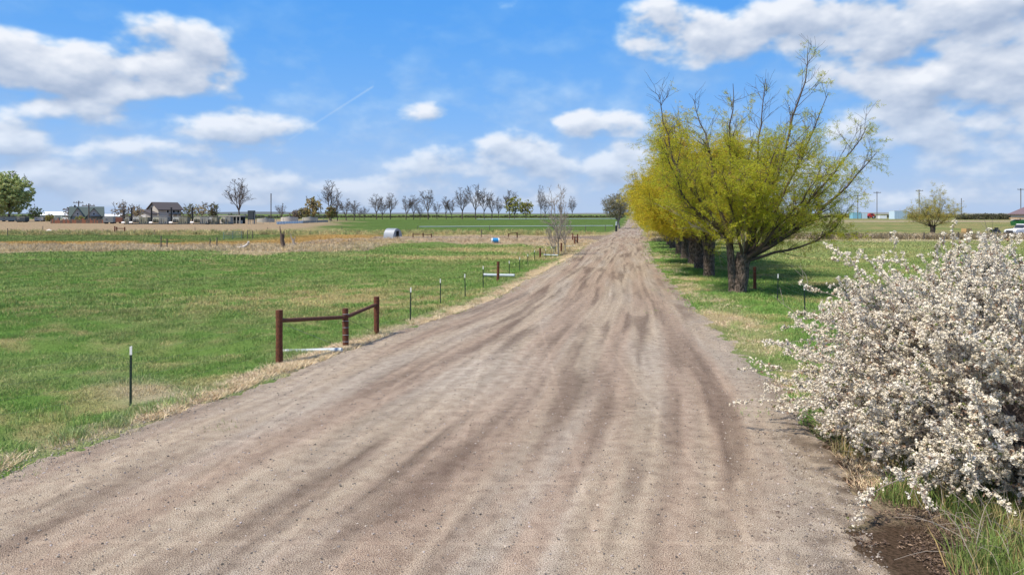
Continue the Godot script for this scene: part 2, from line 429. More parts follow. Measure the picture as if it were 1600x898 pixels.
func tri_tex(m: StandardMaterial3D, albedo: Texture2D, normal: Texture2D, size: float, depth := 1.0) -> void:
	m.uv1_triplanar = true; m.uv1_world_triplanar = true
	m.uv1_scale = Vector3.ONE / size
	if albedo: m.albedo_texture = albedo
	if normal:
		m.normal_enabled = true; m.normal_texture = normal; m.normal_scale = depth
func materials() -> void:
	var grain := noise_tex(1024, 0.09, 4, [[0.0, 0.30, 0.40, 0.5, 0.60, 0.72, 1.0], [Color(0.30, 0.28, 0.27), Color(0.52, 0.49, 0.47), Color(0.78, 0.76, 0.74), Color(0.86, 0.85, 0.84), Color(0.92, 0.92, 0.91), Color(1, 1, 0.99), Color(1, 1, 1)]], 21)
	var grain_n := noise_tex(1024, 0.09, 4, [], 21, 12.0)
	var turf := noise_tex(1024, 0.05, 5, [[0.0, 0.35, 0.6, 1.0], [Color(0.55, 0.58, 0.50), Color(0.82, 0.83, 0.80), Color(0.93, 0.93, 0.90), Color(1, 1, 1)]], 33)
	var turf_n := noise_tex(1024, 0.05, 5, [], 33, 8.0)
	var g := mat("turf", Color.WHITE, 0.95)
	g.vertex_color_use_as_albedo = true
	tri_tex(g, turf, turf_n, 3.1, 1.0)
	g.metallic_specular = 0.1
	var r := mat("gravel_road", Color.WHITE, 0.9)
	r.vertex_color_use_as_albedo = true
	tri_tex(r, grain, grain_n, 1.7, 0.9)
	r.metallic_specular = 0.25
	r.detail_enabled = true
	r.detail_blend_mode = BaseMaterial3D.BLEND_MODE_MUL
	r.detail_uv_layer = BaseMaterial3D.DETAIL_UV_2
	r.uv2_triplanar = true; r.uv2_world_triplanar = true; r.uv2_scale = Vector3.ONE / 9.7
	r.detail_albedo = noise_tex(1024, 0.03, 5, [[0.0, 0.4, 0.6, 1.0], [Color(0.80, 0.79, 0.78), Color(0.94, 0.93, 0.92), Color(0.98, 0.98, 0.97), Color(1, 1, 1)]], 44)
	for a in [["blade", 0.10, 0.45], ["willow_leaf", 0.12, 1.0], ["petal", 0.1, 0.7], ["dry_blade", 0.1, 0.35]]:
		var m := mat(a[0], Color.WHITE, 0.8)
		m.vertex_color_use_as_albedo = true
		m.metallic_specular = a[1]
		m.backlight_enabled = true
		m.backlight = Color(a[2], a[2], a[2])
		m.cull_mode = BaseMaterial3D.CULL_DISABLED
	var st := mat("stone", Color.WHITE, 0.9)
	st.vertex_color_use_as_albedo = true
	var lt := mat("litter", Color.WHITE, 0.9)
	lt.vertex_color_use_as_albedo = true
	var bark_t := noise_tex(512, 0.035, 5, [[0.0, 0.4, 0.6, 1.0], [Color(0.18, 0.17, 0.16), Color(0.52, 0.50, 0.48), Color(0.92, 0.90, 0.88), Color(1, 1, 1)]], 51)
	var bark_n := noise_tex(512, 0.035, 5, [], 51, 14.0)
	var bk := mat("bark", lin(0.27, 0.215, 0.175), 0.95)
	tri_tex(bk, bark_t, bark_n, 1.0, 1.2)
	bk.uv1_world_triplanar = false
	bk.uv1_scale = Vector3(0.9, 0.2, 0.9)
	var bt := mat("branch_bark", lin(0.105, 0.082, 0.066), 0.95)
	bt.metallic_specular = 0.2
	mat("pale_branch", lin(0.36, 0.31, 0.26), 0.9)
	mat("grey_branch", lin(0.30, 0.265, 0.235), 0.9)
	mat("far_bark", lin(0.115, 0.092, 0.078), 0.95)
	mat("bush_twig", lin(0.27, 0.225, 0.205), 0.9)
	var wt := noise_tex(512, 0.03, 5, [[0.0, 0.4, 0.6, 1.0], [Color(0.25, 0.22, 0.20), Color(0.62, 0.58, 0.55), Color(0.95, 0.92, 0.90), Color(1, 1, 1)]], 61)
	var wn := noise_tex(512, 0.03, 5, [], 61, 8.0)
	for a in [["post_wood", lin(0.205, 0.070, 0.032)], ["rail_wood", lin(0.185, 0.085, 0.050)], ["grey_wood", lin(0.22, 0.175, 0.145)]]:
		var m := mat(a[0], a[1], 0.85)
		tri_tex(m, wt, wn, 1.0, 0.8)
		m.uv1_world_triplanar = false
		m.uv1_scale = Vector3(5.0, 0.7, 5.0)
	M.rail_wood.uv1_scale = Vector3(0.8, 5.0, 5.0)
	mat("post_steel", lin(0.020, 0.040, 0.028), 0.6, 0.2)
	mat("white_paint", lin(0.78, 0.78, 0.75), 0.5)
	mat("wire", lin(0.30, 0.30, 0.30), 0.45, 0.8)
	var gz := mat("galvanised", lin(0.42, 0.46, 0.50), 0.5, 0.3)
	tri_tex(gz, noise_tex(256, 0.05, 4, [[0.0, 0.5, 1.0], [Color(0.78, 0.78, 0.78), Color(0.92, 0.92, 0.93), Color(1, 1, 1)]], 71), null, 1.2)
	mat("white_pipe", lin(0.40, 0.46, 0.49), 0.6)
	mat("black_metal", lin(0.015, 0.015, 0.017), 0.6)
	mat("blue_plastic", lin(0.02, 0.22, 0.50), 0.45)
	mat("white_plastic", lin(0.7, 0.75, 0.78), 0.5)
	mat("house_wall", lin(0.46, 0.43, 0.38), 0.85)
	mat("house_wall_grey", lin(0.40, 0.41, 0.40), 0.85)
	mat("house_wall_green", lin(0.16, 0.20, 0.19), 0.85)
	mat("roof_brown", lin(0.095, 0.082, 0.082), 0.9)
	mat("roof_green", lin(0.075, 0.105, 0.10), 0.9)
	mat("window_glass", lin(0.03, 0.035, 0.045), 0.15)
	mat("greenhouse", lin(0.70, 0.74, 0.78), 0.5)
	mat("tank_olive", lin(0.20, 0.20, 0.145), 0.7)
	mat("tank_grey", lin(0.22, 0.23, 0.22), 0.7)
	mat("tank_pale", lin(0.36, 0.35, 0.30), 0.6)
	mat("tank_dark", lin(0.028, 0.040, 0.048), 0.6)
	mat("rust", lin(0.24, 0.095, 0.055), 0.8)
	mat("red_paint", lin(0.36, 0.035, 0.03), 0.5)
	mat("blue_paint", lin(0.22, 0.46, 0.58), 0.55)
	mat("pale_blue_paint", lin(0.46, 0.60, 0.70), 0.55)
	mat("green_paint", lin(0.02, 0.12, 0.035), 0.45)
	mat("car_white", lin(0.68, 0.70, 0.74), 0.3)
	mat("rubber", lin(0.018, 0.018, 0.02), 0.85)
	mat("barn_roof", lin(0.15, 0.105, 0.115), 0.8)
	mat("hay", lin(0.40, 0.26, 0.12), 0.95)
	mat("driftwood", lin(0.62, 0.58, 0.54), 0.9)
	mat("pole_wood", lin(0.10, 0.085, 0.075), 0.9)
	mat("gate_green", lin(0.19, 0.28, 0.24), 0.6)

func ground() -> void:
	var ds := [-2500.0, -600.0, -160.0, -60.0, -25.0, -10.0, -4.0, 0.0, 2.5]
	var d := 4.0
	while d < 9000.0:
		ds.append(d)
		d *= 1.0085 if d < 140.0 else (1.012 if d < 500.0 else 1.05)
	ds.append(9000.0)
	var cols := 330
	var m := MB.new()
	for dd: float in ds:
		var half := 1.3 * maxf(absf(dd), 8.0) + 22.0
		var mid := 0.0
		for i in cols + 1:
			var s := i / float(cols) * 2.0 - 1.0
			var x := mid + half * (s * 0.55 + 0.45 * s * s * s)
			var y := height(x, dd)
			m.v.push_back(Vector3(x, y, -dd))
			m.c.push_back(ground_color(x, dd))
	var w := cols + 1
	m.n.resize(m.v.size())
	for j in ds.size():
		for i in w:
			var a := m.v[j * w + maxi(i - 1, 0)]; var b := m.v[j * w + mini(i + 1, cols)]
			var p := m.v[maxi(j - 1, 0) * w + i]; var q := m.v[mini(j + 1, ds.size() - 1) * w + i]
			var nn := (b - a).cross(q - p).normalized()
			m.n[j * w + i] = nn if nn.y > 0.0 else -nn
			if j < ds.size() - 1 and i < cols:
				var k := j * w + i
				m.ix.append_array([k, k + w, k + 1, k + 1, k + w, k + w + 1])
	structure("ground", m.mesh(M.turf, true, true))

func road_sheet(ds: Array, cols: int, left: Callable, right: Callable, called: String, lift: float, is_side: bool) -> void:
	var m := MB.new()
	for d: float in ds:
		var l: float = left.call(d)
		var r: float = right.call(d)
		for i in cols + 1:
			var x := lerpf(l, r, i / float(cols))
			var e := 0.0
			var u := 0.0
			if is_side:
				e = side_road(x, d); u = d
			else:
				var ll := along(ROAD_L, d); var rl := along(ROAD_R, d)
				e = into_road(x, d, ll, rl); u = (rl - x) / (rl - ll) * 10.5
			var y := -0.075 + 0.075 * sst(-0.35, 0.25, e) + lift
			var ruts := nf.get_noise_2d(u * 0.6 + 3.0, d * 0.05) * 0.03 + nf.get_noise_2d(x * 1.7, d * 1.7) * 0.0015 + 0.006 * nf.get_noise_2d(u * 0.6 + 60.0, d * 0.1)
			y += ruts * sst(-0.1, 0.5, e)
			m.v.push_back(Vector3(x, y, -d))
			var c: Color
			if is_side:
				c = road_color(d, x, u) * 0.8
				c = Color(c.r, c.g, c.b)
			else:
				c = road_color(x, d, u)
				c = c.lerp(Color(0.56, 0.49, 0.41), clampf(exp(-pow((e - 0.15) / 0.45, 2.0)) * (0.6 + 1.5 * nz.get_noise_2d(x, d * 0.5)), 0.0, 0.8))
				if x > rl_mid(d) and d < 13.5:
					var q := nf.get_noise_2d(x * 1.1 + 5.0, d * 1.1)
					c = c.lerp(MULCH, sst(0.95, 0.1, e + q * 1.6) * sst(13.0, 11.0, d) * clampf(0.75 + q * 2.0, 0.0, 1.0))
			m.c.push_back(c)
	var w := cols + 1
	m.n.resize(m.v.size())
	for j in ds.size():
		for i in w:
			var a := m.v[j * w + maxi(i - 1, 0)]; var b := m.v[j * w + mini(i + 1, cols)]
			var p := m.v[maxi(j - 1, 0) * w + i]; var q := m.v[mini(j + 1, ds.size() - 1) * w + i]
			var nn := (b - a).cross(q - p).normalized()
			m.n[j * w + i] = nn if nn.y > 0.0 else -nn
			if j < ds.size() - 1 and i < cols:
				var k := j * w + i
				m.ix.append_array([k, k + w, k + 1, k + 1, k + w, k + w + 1])
	structure(called, m.mesh(M.gravel_road, true, true))
func rl_mid(d: float) -> float:
	return (along(ROAD_L, d) + along(ROAD_R, d)) * 0.5
func roads() -> void:
	var ds := [-40.0, -20.0, -8.0, 0.0, 3.0]
	var d := 5.0
	while d < 2500.0:
		ds.append(d)
		d *= 1.0075 if d < 120.0 else 1.03
	road_sheet(ds, 110, func(q): return along(ROAD_L, q) - 0.8, func(q): return along(ROAD_R, q) + 0.8, "gravel_road", 0.0, false)
	var sd := []
	d = 84.0
	while d < 136.0:
		sd.append(d); d += 0.55
	road_sheet(sd, 90, func(_q): return -24.0, func(q): return along(ROAD_L, q) + 0.6, "side_road", -0.014, true)
	# loose stones
	rng.seed = 100
	var sm := MB.new()
	var ico := [Vector3(0, 1, 0), Vector3(0.9, 0.3, 0), Vector3(0.28, 0.35, 0.85), Vector3(-0.73, 0.25, 0.5), Vector3(-0.7, 0.4, -0.55), Vector3(0.3, 0.25, -0.8), Vector3(0, -0.5, 0)]
	for k in 5:
		var a: Vector3 = ico[1 + k]; var b: Vector3 = ico[1 + (k + 1) % 5]
		for tp in [ico[0], ico[6]]:
			sm.tri(a, b, tp, (a + b + tp).normalized())
	var buf := PackedFloat32Array()
	for k in 60000:
		var dd := 5.5 + 26.0 * pow(rng.randf(), 1.6)
		var l := along(ROAD_L, dd); var r := along(ROAD_R, dd)
		var x := rr(l - 0.2, r - 0.1)
		if rng.randf() < 0.3: x = l + absf(rng.randfn()) * 0.5 - 0.15 if rng.randf() < 0.5 else r - absf(rng.randfn()) * 0.6 - 0.1
		var e := into_road(x, dd, l, r)
		var u := (r - x) / (r - l) * 10.5
		var y := -0.075 + 0.075 * sst(-0.35, 0.25, e) + (nf.get_noise_2d(u * 0.6 + 3.0, dd * 0.05) * 0.03 + nf.get_noise_2d(x * 1.7, dd * 1.7) * 0.0015 + 0.006 * nf.get_noise_2d(u * 0.6 + 60.0, dd * 0.1)) * sst(-0.1, 0.5, e)
		y = maxf(y, height(x, dd))
		var s := 0.0035 + 0.016 * pow(rng.randf(), 5.0)
		var t := 0.06 + 0.38 * pow(rng.randf(), 1.3)
		put(buf, Basis.from_euler(Vector3(rr(-0.4, 0.4), rr(0, TAU), rr(-0.4, 0.4))) * Basis.from_scale(Vector3(s * rr(0.8, 1.4), s * rr(0.5, 0.9), s)), Vector3(x, y + s * 0.15, -dd), Color(t * 1.05, t * 0.92, t * rr(0.75, 0.88)))
	var o := scatter("gravel", sm.mesh(M.stone), buf, self)
	tag(o, "small loose stones strewn over the gravel road", "gravel", "", "stuff")

# ------------------------------------------------------------------ grass
func blade_patch(count: int, radius: float, h0: float, h1: float, wide: float, lean: float, tint: float) -> MB:
	var m := MB.new()
	for k in count:
		var a := rr(0, TAU)
		var q := radius * sqrt(rng.randf())
		var p := Vector3(cos(a) * q, -0.02, sin(a) * q)
		var f := rr(0, TAU)
		var side := Vector3(cos(f), 0, sin(f)) * wide * rr(0.6, 1.3)
		var h := rr(h0, h1)
		var tip := Vector3(rng.randfn() * lean * h, h, rng.randfn() * lean * h)
		var mid := tip * 0.5 + Vector3(0, h * 0.14, 0)
		var t := rr(1.0 - tint, 1.0 + tint)
		var col := Color(t * rr(0.85, 1.25), t, t * rr(0.8, 1.1))
		var i := m.v.size()
		for s in [p - side, p + side, p + mid + side * 0.8, p + mid - side * 0.8, p + tip]:
			m.v.push_back(s); m.c.push_back(col)
		m.ix.append_array([i, i + 2, i + 1, i, i + 3, i + 2, i + 3, i + 4, i + 2])
	return m
func grass() -> void:
	rng.seed = 200
	var near_patch := blade_patch(70, 0.34, 0.035, 0.10, 0.0045, 0.55, 0.3).mesh(M.blade, false, true)
	var mid_patch := blade_patch(60, 0.6, 0.04, 0.12, 0.009, 0.55, 0.3).mesh(M.blade, false, true)
	var far_patch := blade_patch(48, 1.3, 0.05, 0.17, 0.022, 0.5, 0.25).mesh(M.blade, false, true)
	var tall_patch := blade_patch(46, 0.22, 0.12, 0.30, 0.006, 0.45, 0.25).mesh(M.blade, false, true)
	for a in [[near_patch, 5.0, 26.0, 14.0, "grass", "short green pasture grass nearest the road"], [mid_patch, 24.0, 52.0, 5.5, "grass", "short pasture grass further out on both sides"], [far_patch, 48.0, 135.0, 1.1, "grass", "grass of the far fields and ditches"]]:
		var buf := PackedFloat32Array()
		var d: float = a[1]
		while d < a[2]:
			var step := d * 0.02
			var half := 0.80 * d + 5.0
			var nn := int(2.0 * half * step * a[3])
			for k in nn:
				var x := rr(-half, half)
				var dd := d + rng.randf() * step
				var l := along(ROAD_L, dd); var r := along(ROAD_R, dd)
				var e := into_road(x, dd, l, r)
				if e > 0.0 and (rng.randf() > 0.22 * exp(-e * 3.5) or dd > 40.0): continue
				if e > -0.5 and rng.randf() < 0.3: continue
				if x < l and dd > 84.0 and side_road(x, dd) > 0.2: continue
				var g := ground_color(x, dd)
				if g.r < 0.1 and g.g < 0.1: continue
				if x > r and dd > 136.0: continue
				var t := 1.42 * (1.0 + rng.randfn() * 0.16)
				var dry := nf.get_noise_2d(x * 1.9, dd * 1.9) + rng.randfn() * 0.16
				g = g.lerp(STRAW, clampf(dry * 1.3 - 0.18, 0.0, 0.6))
				var s := rr(0.7, 1.25) * (1.0 + 0.5 * nz.get_noise_2d(x * 0.8, dd * 0.8))
				if g.r > g.g: s *= 0.75
				put(buf, Basis(Vector3.UP, rr(0, TAU)) * Basis.from_scale(Vector3(1, s, 1)), Vector3(x, height(x, dd) if e < 0.0 else -0.03, -dd), Color(g.r * t, g.g * t, g.b * t))
			d += step
		var o := scatter(a[4], a[0], buf, self)
		tag(o, a[5], "grass", "", "stuff")

	# taller tussocks: road edges, round trunks, under the bush
	var tall := PackedFloat32Array()
	for k in 5200:
		var dd := 6.0 + 50.0 * pow(rng.randf(), 1.5)
		var l := along(ROAD_L, dd); var r := along(ROAD_R, dd)
		var x := 0.0
		var q := rng.randf()
		if q < 0.3: x = l - 0.1 - absf(rng.randfn()) * 0.5
		elif q < 0.8: x = r + 0.4 + absf(rng.randfn()) * 2.2
		else: x = l - rr(0.0, 14.0)
		if into_road(x, dd, l, r) > -0.1: continue
		if x > r and dd < 12.0 and x < r + 1.2: continue
		var keep := nf.get_noise_2d(x * 0.5 + 200.0, dd * 0.35)
		if keep < -0.02 or (x < l and rng.randf() < 0.45): continue
		var g := ground_color(x, dd).lerp(LUSH, 0.5 if keep > 0.1 else 0.1)
		var t := 1.6 * (1.0 + rng.randfn() * 0.15)
		g = g.lerp(GREEN, 0.35 if x < l else 0.0)
		put(tall, Basis(Vector3.UP, rr(0, TAU)) * Basis.from_scale(Vector3(0.8, 0.8, 0.8) * rr(0.4, 0.9)), Vector3(x, height(x, dd), -dd), Color(g.r * t, g.g * t, g.b * t))
	tag(scatter("tall_grass", tall_patch, tall, self), "taller green grass tussocks along the road edges and tree trunks", "grass", "", "stuff")
	# pale dead grass hugging the edge of the road
	var dead := blade_patch(60, 0.22, 0.03, 0.11, 0.0055, 0.8, 0.25).mesh(M.dry_blade, false, true)
	var db := PackedFloat32Array()
	for k in 7000:
		var dd := 9.0 + 55.0 * pow(rng.randf(), 1.4)
		var x := 0.0
		if rng.randf() < 0.85: x = along(ROAD_L, dd) + 0.05 - absf(rng.randfn()) * 0.26
		else: x = along(ROAD_R, dd) + absf(rng.randfn()) * 0.7 + 0.1
		var q := nf.get_noise_2d(x * 0.5 + 80.0, dd * 0.22)
		if q + rng.randfn() * 0.14 < 0.02 + 0.10 * sst(16.0, 10.0, dd): continue
		var c := PALE.lerp(STRAW, 0.3 * rng.randf())
		var t := rr(1.4, 1.9)
		put(db, Basis(Vector3.UP, rr(0, TAU)) * Basis.from_scale(Vector3.ONE * rr(0.6, 1.2)), Vector3(x, maxf(height(x, dd), -0.02), -dd), Color(c.r * t, c.g * t, c.b * t))
	tag(scatter("dead_grass", dead, db, self), "pale dead grass hugging both edges of the gravel road", "grass", "", "stuff")
	# dry standing weeds in the far bands and along the far fences
	var reed := blade_patch(40, 0.5, 0.25, 0.75, 0.022, 0.3, 0.25).mesh(M.dry_blade, false, true)
	var rb := PackedFloat32Array()
	for k in 6500:
		var side := rng.randf()
		var dd := 0.0; var x := 0.0
		var c := PALE
		var s := 1.0
		if side < 0.36:
			dd = rr(66.0, 79.0); x = rr(-70.0, -14.0); c = PALE.lerp(STRAW, rng.randf() * 0.6); s = rr(0.25, 0.65)
		elif side < 0.5:
			dd = rr(80.0, 96.0); x = rr(-26.0, 4.0); c = PALE.lerp(DIRT, rng.randf() * 0.5); s = rr(0.2, 0.55)
			if side_road(x, dd) > -1.0: continue
		elif side < 0.66:
			dd = rr(116.0, 138.0); x = rr(-110.0, 14.0); c = STRAW.lerp(OLIVE, rng.randf()); s = rr(0.5, 1.2)
			if side_road(x, dd) > -1.0: continue
		elif side < 0.86:
			dd = 97.5 + absf(rng.randfn()) * 3.0; x = rr(30.0, 84.0); c = PALE.lerp(Color(0.12, 0.10, 0.06), pow(rng.randf(), 0.7)); s = rr(0.7, 1.4)
		elif side < 0.93:
			dd = rr(60.0, 84.0); x = along(ROAD_L, dd) - absf(rng.randfn()) * 2.2 - 0.3; c = PALE.lerp(STRAW, rng.randf()); s = rr(0.2, 0.5)
			if rng.randf() < 0.5: continue
		else:
			dd = rr(90.0, 130.0); x = along(ROAD_R, dd) + absf(rng.randfn()) * 1.5 + 0.4; c = PALE.lerp(STRAW, rng.randf()); s = rr(0.5, 1.0)
		var t := 1.4 * (1.0 + rng.randfn() * 0.2)
		put(rb, Basis(Vector3.UP, rr(0, TAU)) * Basis.from_scale(Vector3(s * 1.2, s, s * 1.2)), Vector3(x, height(x, dd), -dd), Color(c.r * t, c.g * t, c.b * t))
	tag(scatter("dry_weeds", reed, rb, self), "bleached dry weeds standing in bands across the far fields", "weeds", "", "stuff")
	# litter of brown leaves and twigs on the right edge of the road by the white bush
	var flake := MB.new()
	flake.flat(Vector3(-1, 0, -0.5), Vector3(0.1, 0.25, -0.6), Vector3(1, 0, 0.4), Vector3(-0.3, 0.15, 0.6))
	var lb := PackedFloat32Array()
	for k in 22000:
		var dd := 6.3 + 6.2 * rng.randf()
		var r := along(ROAD_R, dd)
		var x := r + 0.55 + rng.randfn() * 0.8
		if nf.get_noise_2d(x * 1.3, dd * 1.3) < -0.12 + 0.35 * sst(r + 0.6, r - 0.8, x): continue
		var s := rr(0.006, 0.016)
		var t := pow(rng.randf(), 1.6)
		var c := Color(0.075, 0.048, 0.034).lerp(Color(0.33, 0.23, 0.155), t * t)
		put(lb, Basis.from_euler(Vector3(rr(-0.5, 0.5), rr(0, TAU), rr(-0.5, 0.5))) * Basis.from_scale(Vector3(s * rr(1.0, 2.2), s, s)), Vector3(x, maxf(height(x, dd), -0.02) + rr(0.008, 0.03), -dd), c)
	tag(scatter("leaf_litter", flake.mesh(M.litter, false), lb, self), "reddish brown leaf litter on the road edge under the white bush", "litter", "", "stuff")

# ------------------------------------------------------------------ trees
func curve(a: Vector3, b: Vector3, bend: Vector3, steps: int, wobble: float) -> PackedVector3Array:
	var out := PackedVector3Array()
	var c := (a + b) * 0.5 + bend
	var w := Vector3.ZERO
	for k in steps + 1:
		var t := k / float(steps)
		if k > 0 and k < steps: w += Vector3(rng.randfn(), rng.randfn() * 0.6, rng.randfn()) * wobble
		out.push_back(a * (1 - t) * (1 - t) + c * 2.0 * t * (1 - t) + b * t * t + w * sin(t * PI * 0.85))
	return out
func taper(r0: float, r1: float, steps: int, power := 1.0) -> PackedFloat32Array:
	var out := PackedFloat32Array()
	for k in steps + 1:
		out.push_back(lerpf(r0, r1, pow(k / float(steps), power)))
	return out
func sprig(leaves: int, length: float, leaf: float, wide: float) -> MB:      # a drooping twig set with narrow leaves
	var m := MB.new()
	for k in leaves:
		var t := (k + 0.5) / leaves
		var p := Vector3(0, t * length, 0)
		var a := k * 2.4 + rr(-0.4, 0.4)
		var dir := (Vector3(cos(a), rr(0.3, 1.0), sin(a))).normalized()
		var side := dir.cross(Vector3(rng.randfn(), rng.randfn(), rng.randfn())).normalized() * wide * rr(0.7, 1.2)
		var l := leaf * rr(0.7, 1.3)
		var col := Color(rr(0.8, 1.2), rr(0.85, 1.15), rr(0.7, 1.2))
		var i := m.v.size()
		for s in [p, p + dir * l * 0.5 + side, p + dir * l, p + dir * l * 0.5 - side]:
			m.v.push_back(s); m.c.push_back(col)
		m.ix.append_array([i, i + 1, i + 2, i, i + 2, i + 3])
	return m
func point_on(pts: PackedVector3Array, t: float) -> Vector3:
	var f := clampf(t, 0.0, 0.9999) * (pts.size() - 1)
	return pts[int(f)].lerp(pts[int(f) + 1], f - int(f))
func dir_on(pts: PackedVector3Array, t: float) -> Vector3:
	var k := mini(int(t * (pts.size() - 1)), pts.size() - 2)
	return (pts[k + 1] - pts[k]).normalized()
func facing(dir: Vector3) -> Basis:          # y axis along dir, turned at random about it
	var u := dir.cross(Vector3(rng.randfn(), rng.randfn(), rng.randfn())).normalized()
	return Basis(u, dir, u.cross(dir).normalized())
var sprigs := []

# limbs: [target, radius at its foot, leaf share]; forks: [x, y, z] where limbs leave the trunk
func willow(label: String, group: String, at: Vector3, trunk_r: float, forks: Array, limbs: Array, shoots: int, leaf_low: float, leaf_top: float, size: float, cols: Array, keep_out: float) -> Node3D:
	var o := thing("willow_tree", label, "tree", at, 0.0, group)
	var tm := MB.new()
	for f: Vector3 in forks:
		var foot := Vector3(f.x * 0.35, -0.15, f.z * 0.35)
		var pts := curve(foot, f, Vector3(-f.x * 0.12, 0, -f.z * 0.12), 9, 0.015)
		var rad := PackedFloat32Array()
		for k in pts.size():
			var t := k / float(pts.size() - 1)
			rad.push_back(trunk_r * (1.0 + 0.40 * exp(-t * 6.0) + 0.10 * t * t) * (1.0 if f == forks[0] else 0.5))
		tm.tube(pts, rad, 26, true, Color.WHITE, 0.10)
	part("trunk", tm.mesh(M.bark), o)
	var buf := PackedFloat32Array()
	var starts := []          # [point, direction] where leafy shoots spring from
	for L in limbs:
		var lm := MB.new()
		var fork: Vector3 = forks[L[3] if L.size() > 3 else 0]
		var a := fork + Vector3(rr(-0.12, 0.12), rr(-0.3, 0.05), rr(-0.12, 0.12))
		var b: Vector3 = L[0]
		var hor := Vector3(b.x - a.x, 0, b.z - a.z)
		var steps := 12
		var pts := curve(a, b, hor * 0.14 + Vector3(0, -0.10 * hor.length(), 0), steps, 0.07)
		lm.tube(pts, taper(L[1], 0.012, steps, 0.62), 8, false, Color.WHITE, 0.05)
		var len := (b - a).length()
		for k in int(len * 2.6):
			var t := rr(0.18, 0.97)
			var p := point_on(pts, t)
			var dd := (dir_on(pts, t) * 1.1 + Vector3(rng.randfn(), rng.randfn() * 0.6 + 0.35, rng.randfn()) * 0.62).normalized()
			var ln := rr(0.6, 2.0) * (1.15 - t * 0.6)
			var q := curve(p, p + dd * ln, Vector3(0, -0.05, 0) * ln, 5, 0.04)
			lm.tube(q, taper(maxf(L[1] * 0.30 * (1.05 - t), 0.012), 0.005, 5), 5)
			starts.append([q, L[2]])
			for k2 in 4:
				var t2 := rr(0.2, 0.95)
				var p2 := point_on(q, t2)
				var d2 := (dir_on(q, t2) + Vector3(rng.randfn(), rng.randfn() * 0.6 + 0.3, rng.randfn()) * 0.6).normalized()
				var q2 := curve(p2, p2 + d2 * rr(0.3, 0.9), Vector3.ZERO, 3, 0.03)
				lm.tube(q2, taper(0.008, 0.004, 3), 3)
				starts.append([q2, L[2]])
		part("limb", lm.mesh(M.branch_bark if L[1] > 0.05 else M.pale_branch), o)
		starts.append([pts, L[2] * 1.0])
		starts.append([pts, L[2] * 1.0])
	# leaf-bearing shoots, thick on the lower two thirds and thin towards the bare tops
	var sm := MB.new()
	for k in shoots:
		var s: Array = starts[rng.randi() % starts.size()]
		if rng.randf() > s[1]: continue
		var t := rr(0.25, 1.0)
		var p := point_on(s[0], t)
		var thin := sst(leaf_top, leaf_low, p.y)
		if rng.randf() > 0.075 + 0.925 * thin: continue
		var dd := (Vector3(rng.randfn(), rng.randfn() * 0.8 + 0.12, rng.randfn()) + Vector3(p.x, 0, p.z).normalized() * 0.35).normalized()
		var ln := rr(0.45, 1.25) * size
		var q := curve(p, p + dd * ln, Vector3(0, 0.10 * ln, 0), 4, 0.03)
		if point_on(q, 1.0).y < keep_out: continue
		sm.tube(q, taper(0.006, 0.003, 4), 3)
		var tone := rng.randf()
		for k2 in int(ln * 17.0 / size):
			var t2 := rr(0.1, 1.0)
			var pp := point_on(q, t2) + Vector3(rng.randfn(), rng.randfn(), rng.randfn()) * 0.06 * size
			var d2 := (dir_on(q, t2) + Vector3(rng.randfn(), rng.randfn() - 0.25, rng.randfn()) * 0.75).normalized()
			var c: Color = cols[0].lerp(cols[1], clampf(tone * 0.75 + rr(-0.1, 0.3), 0.0, 1.0))
			if rng.randf() < 0.06: c = cols[2]
			put(buf, facing(d2) * Basis.from_scale(Vector3.ONE * rr(0.7, 1.2) * size), pp, c)
	part("shoots", sm.mesh(M.branch_bark), o).set_meta("kind", "stuff")
	var cr := scatter("crown", sprigs[0], buf, o)
	cr.set_meta("kind", "stuff")

	return o
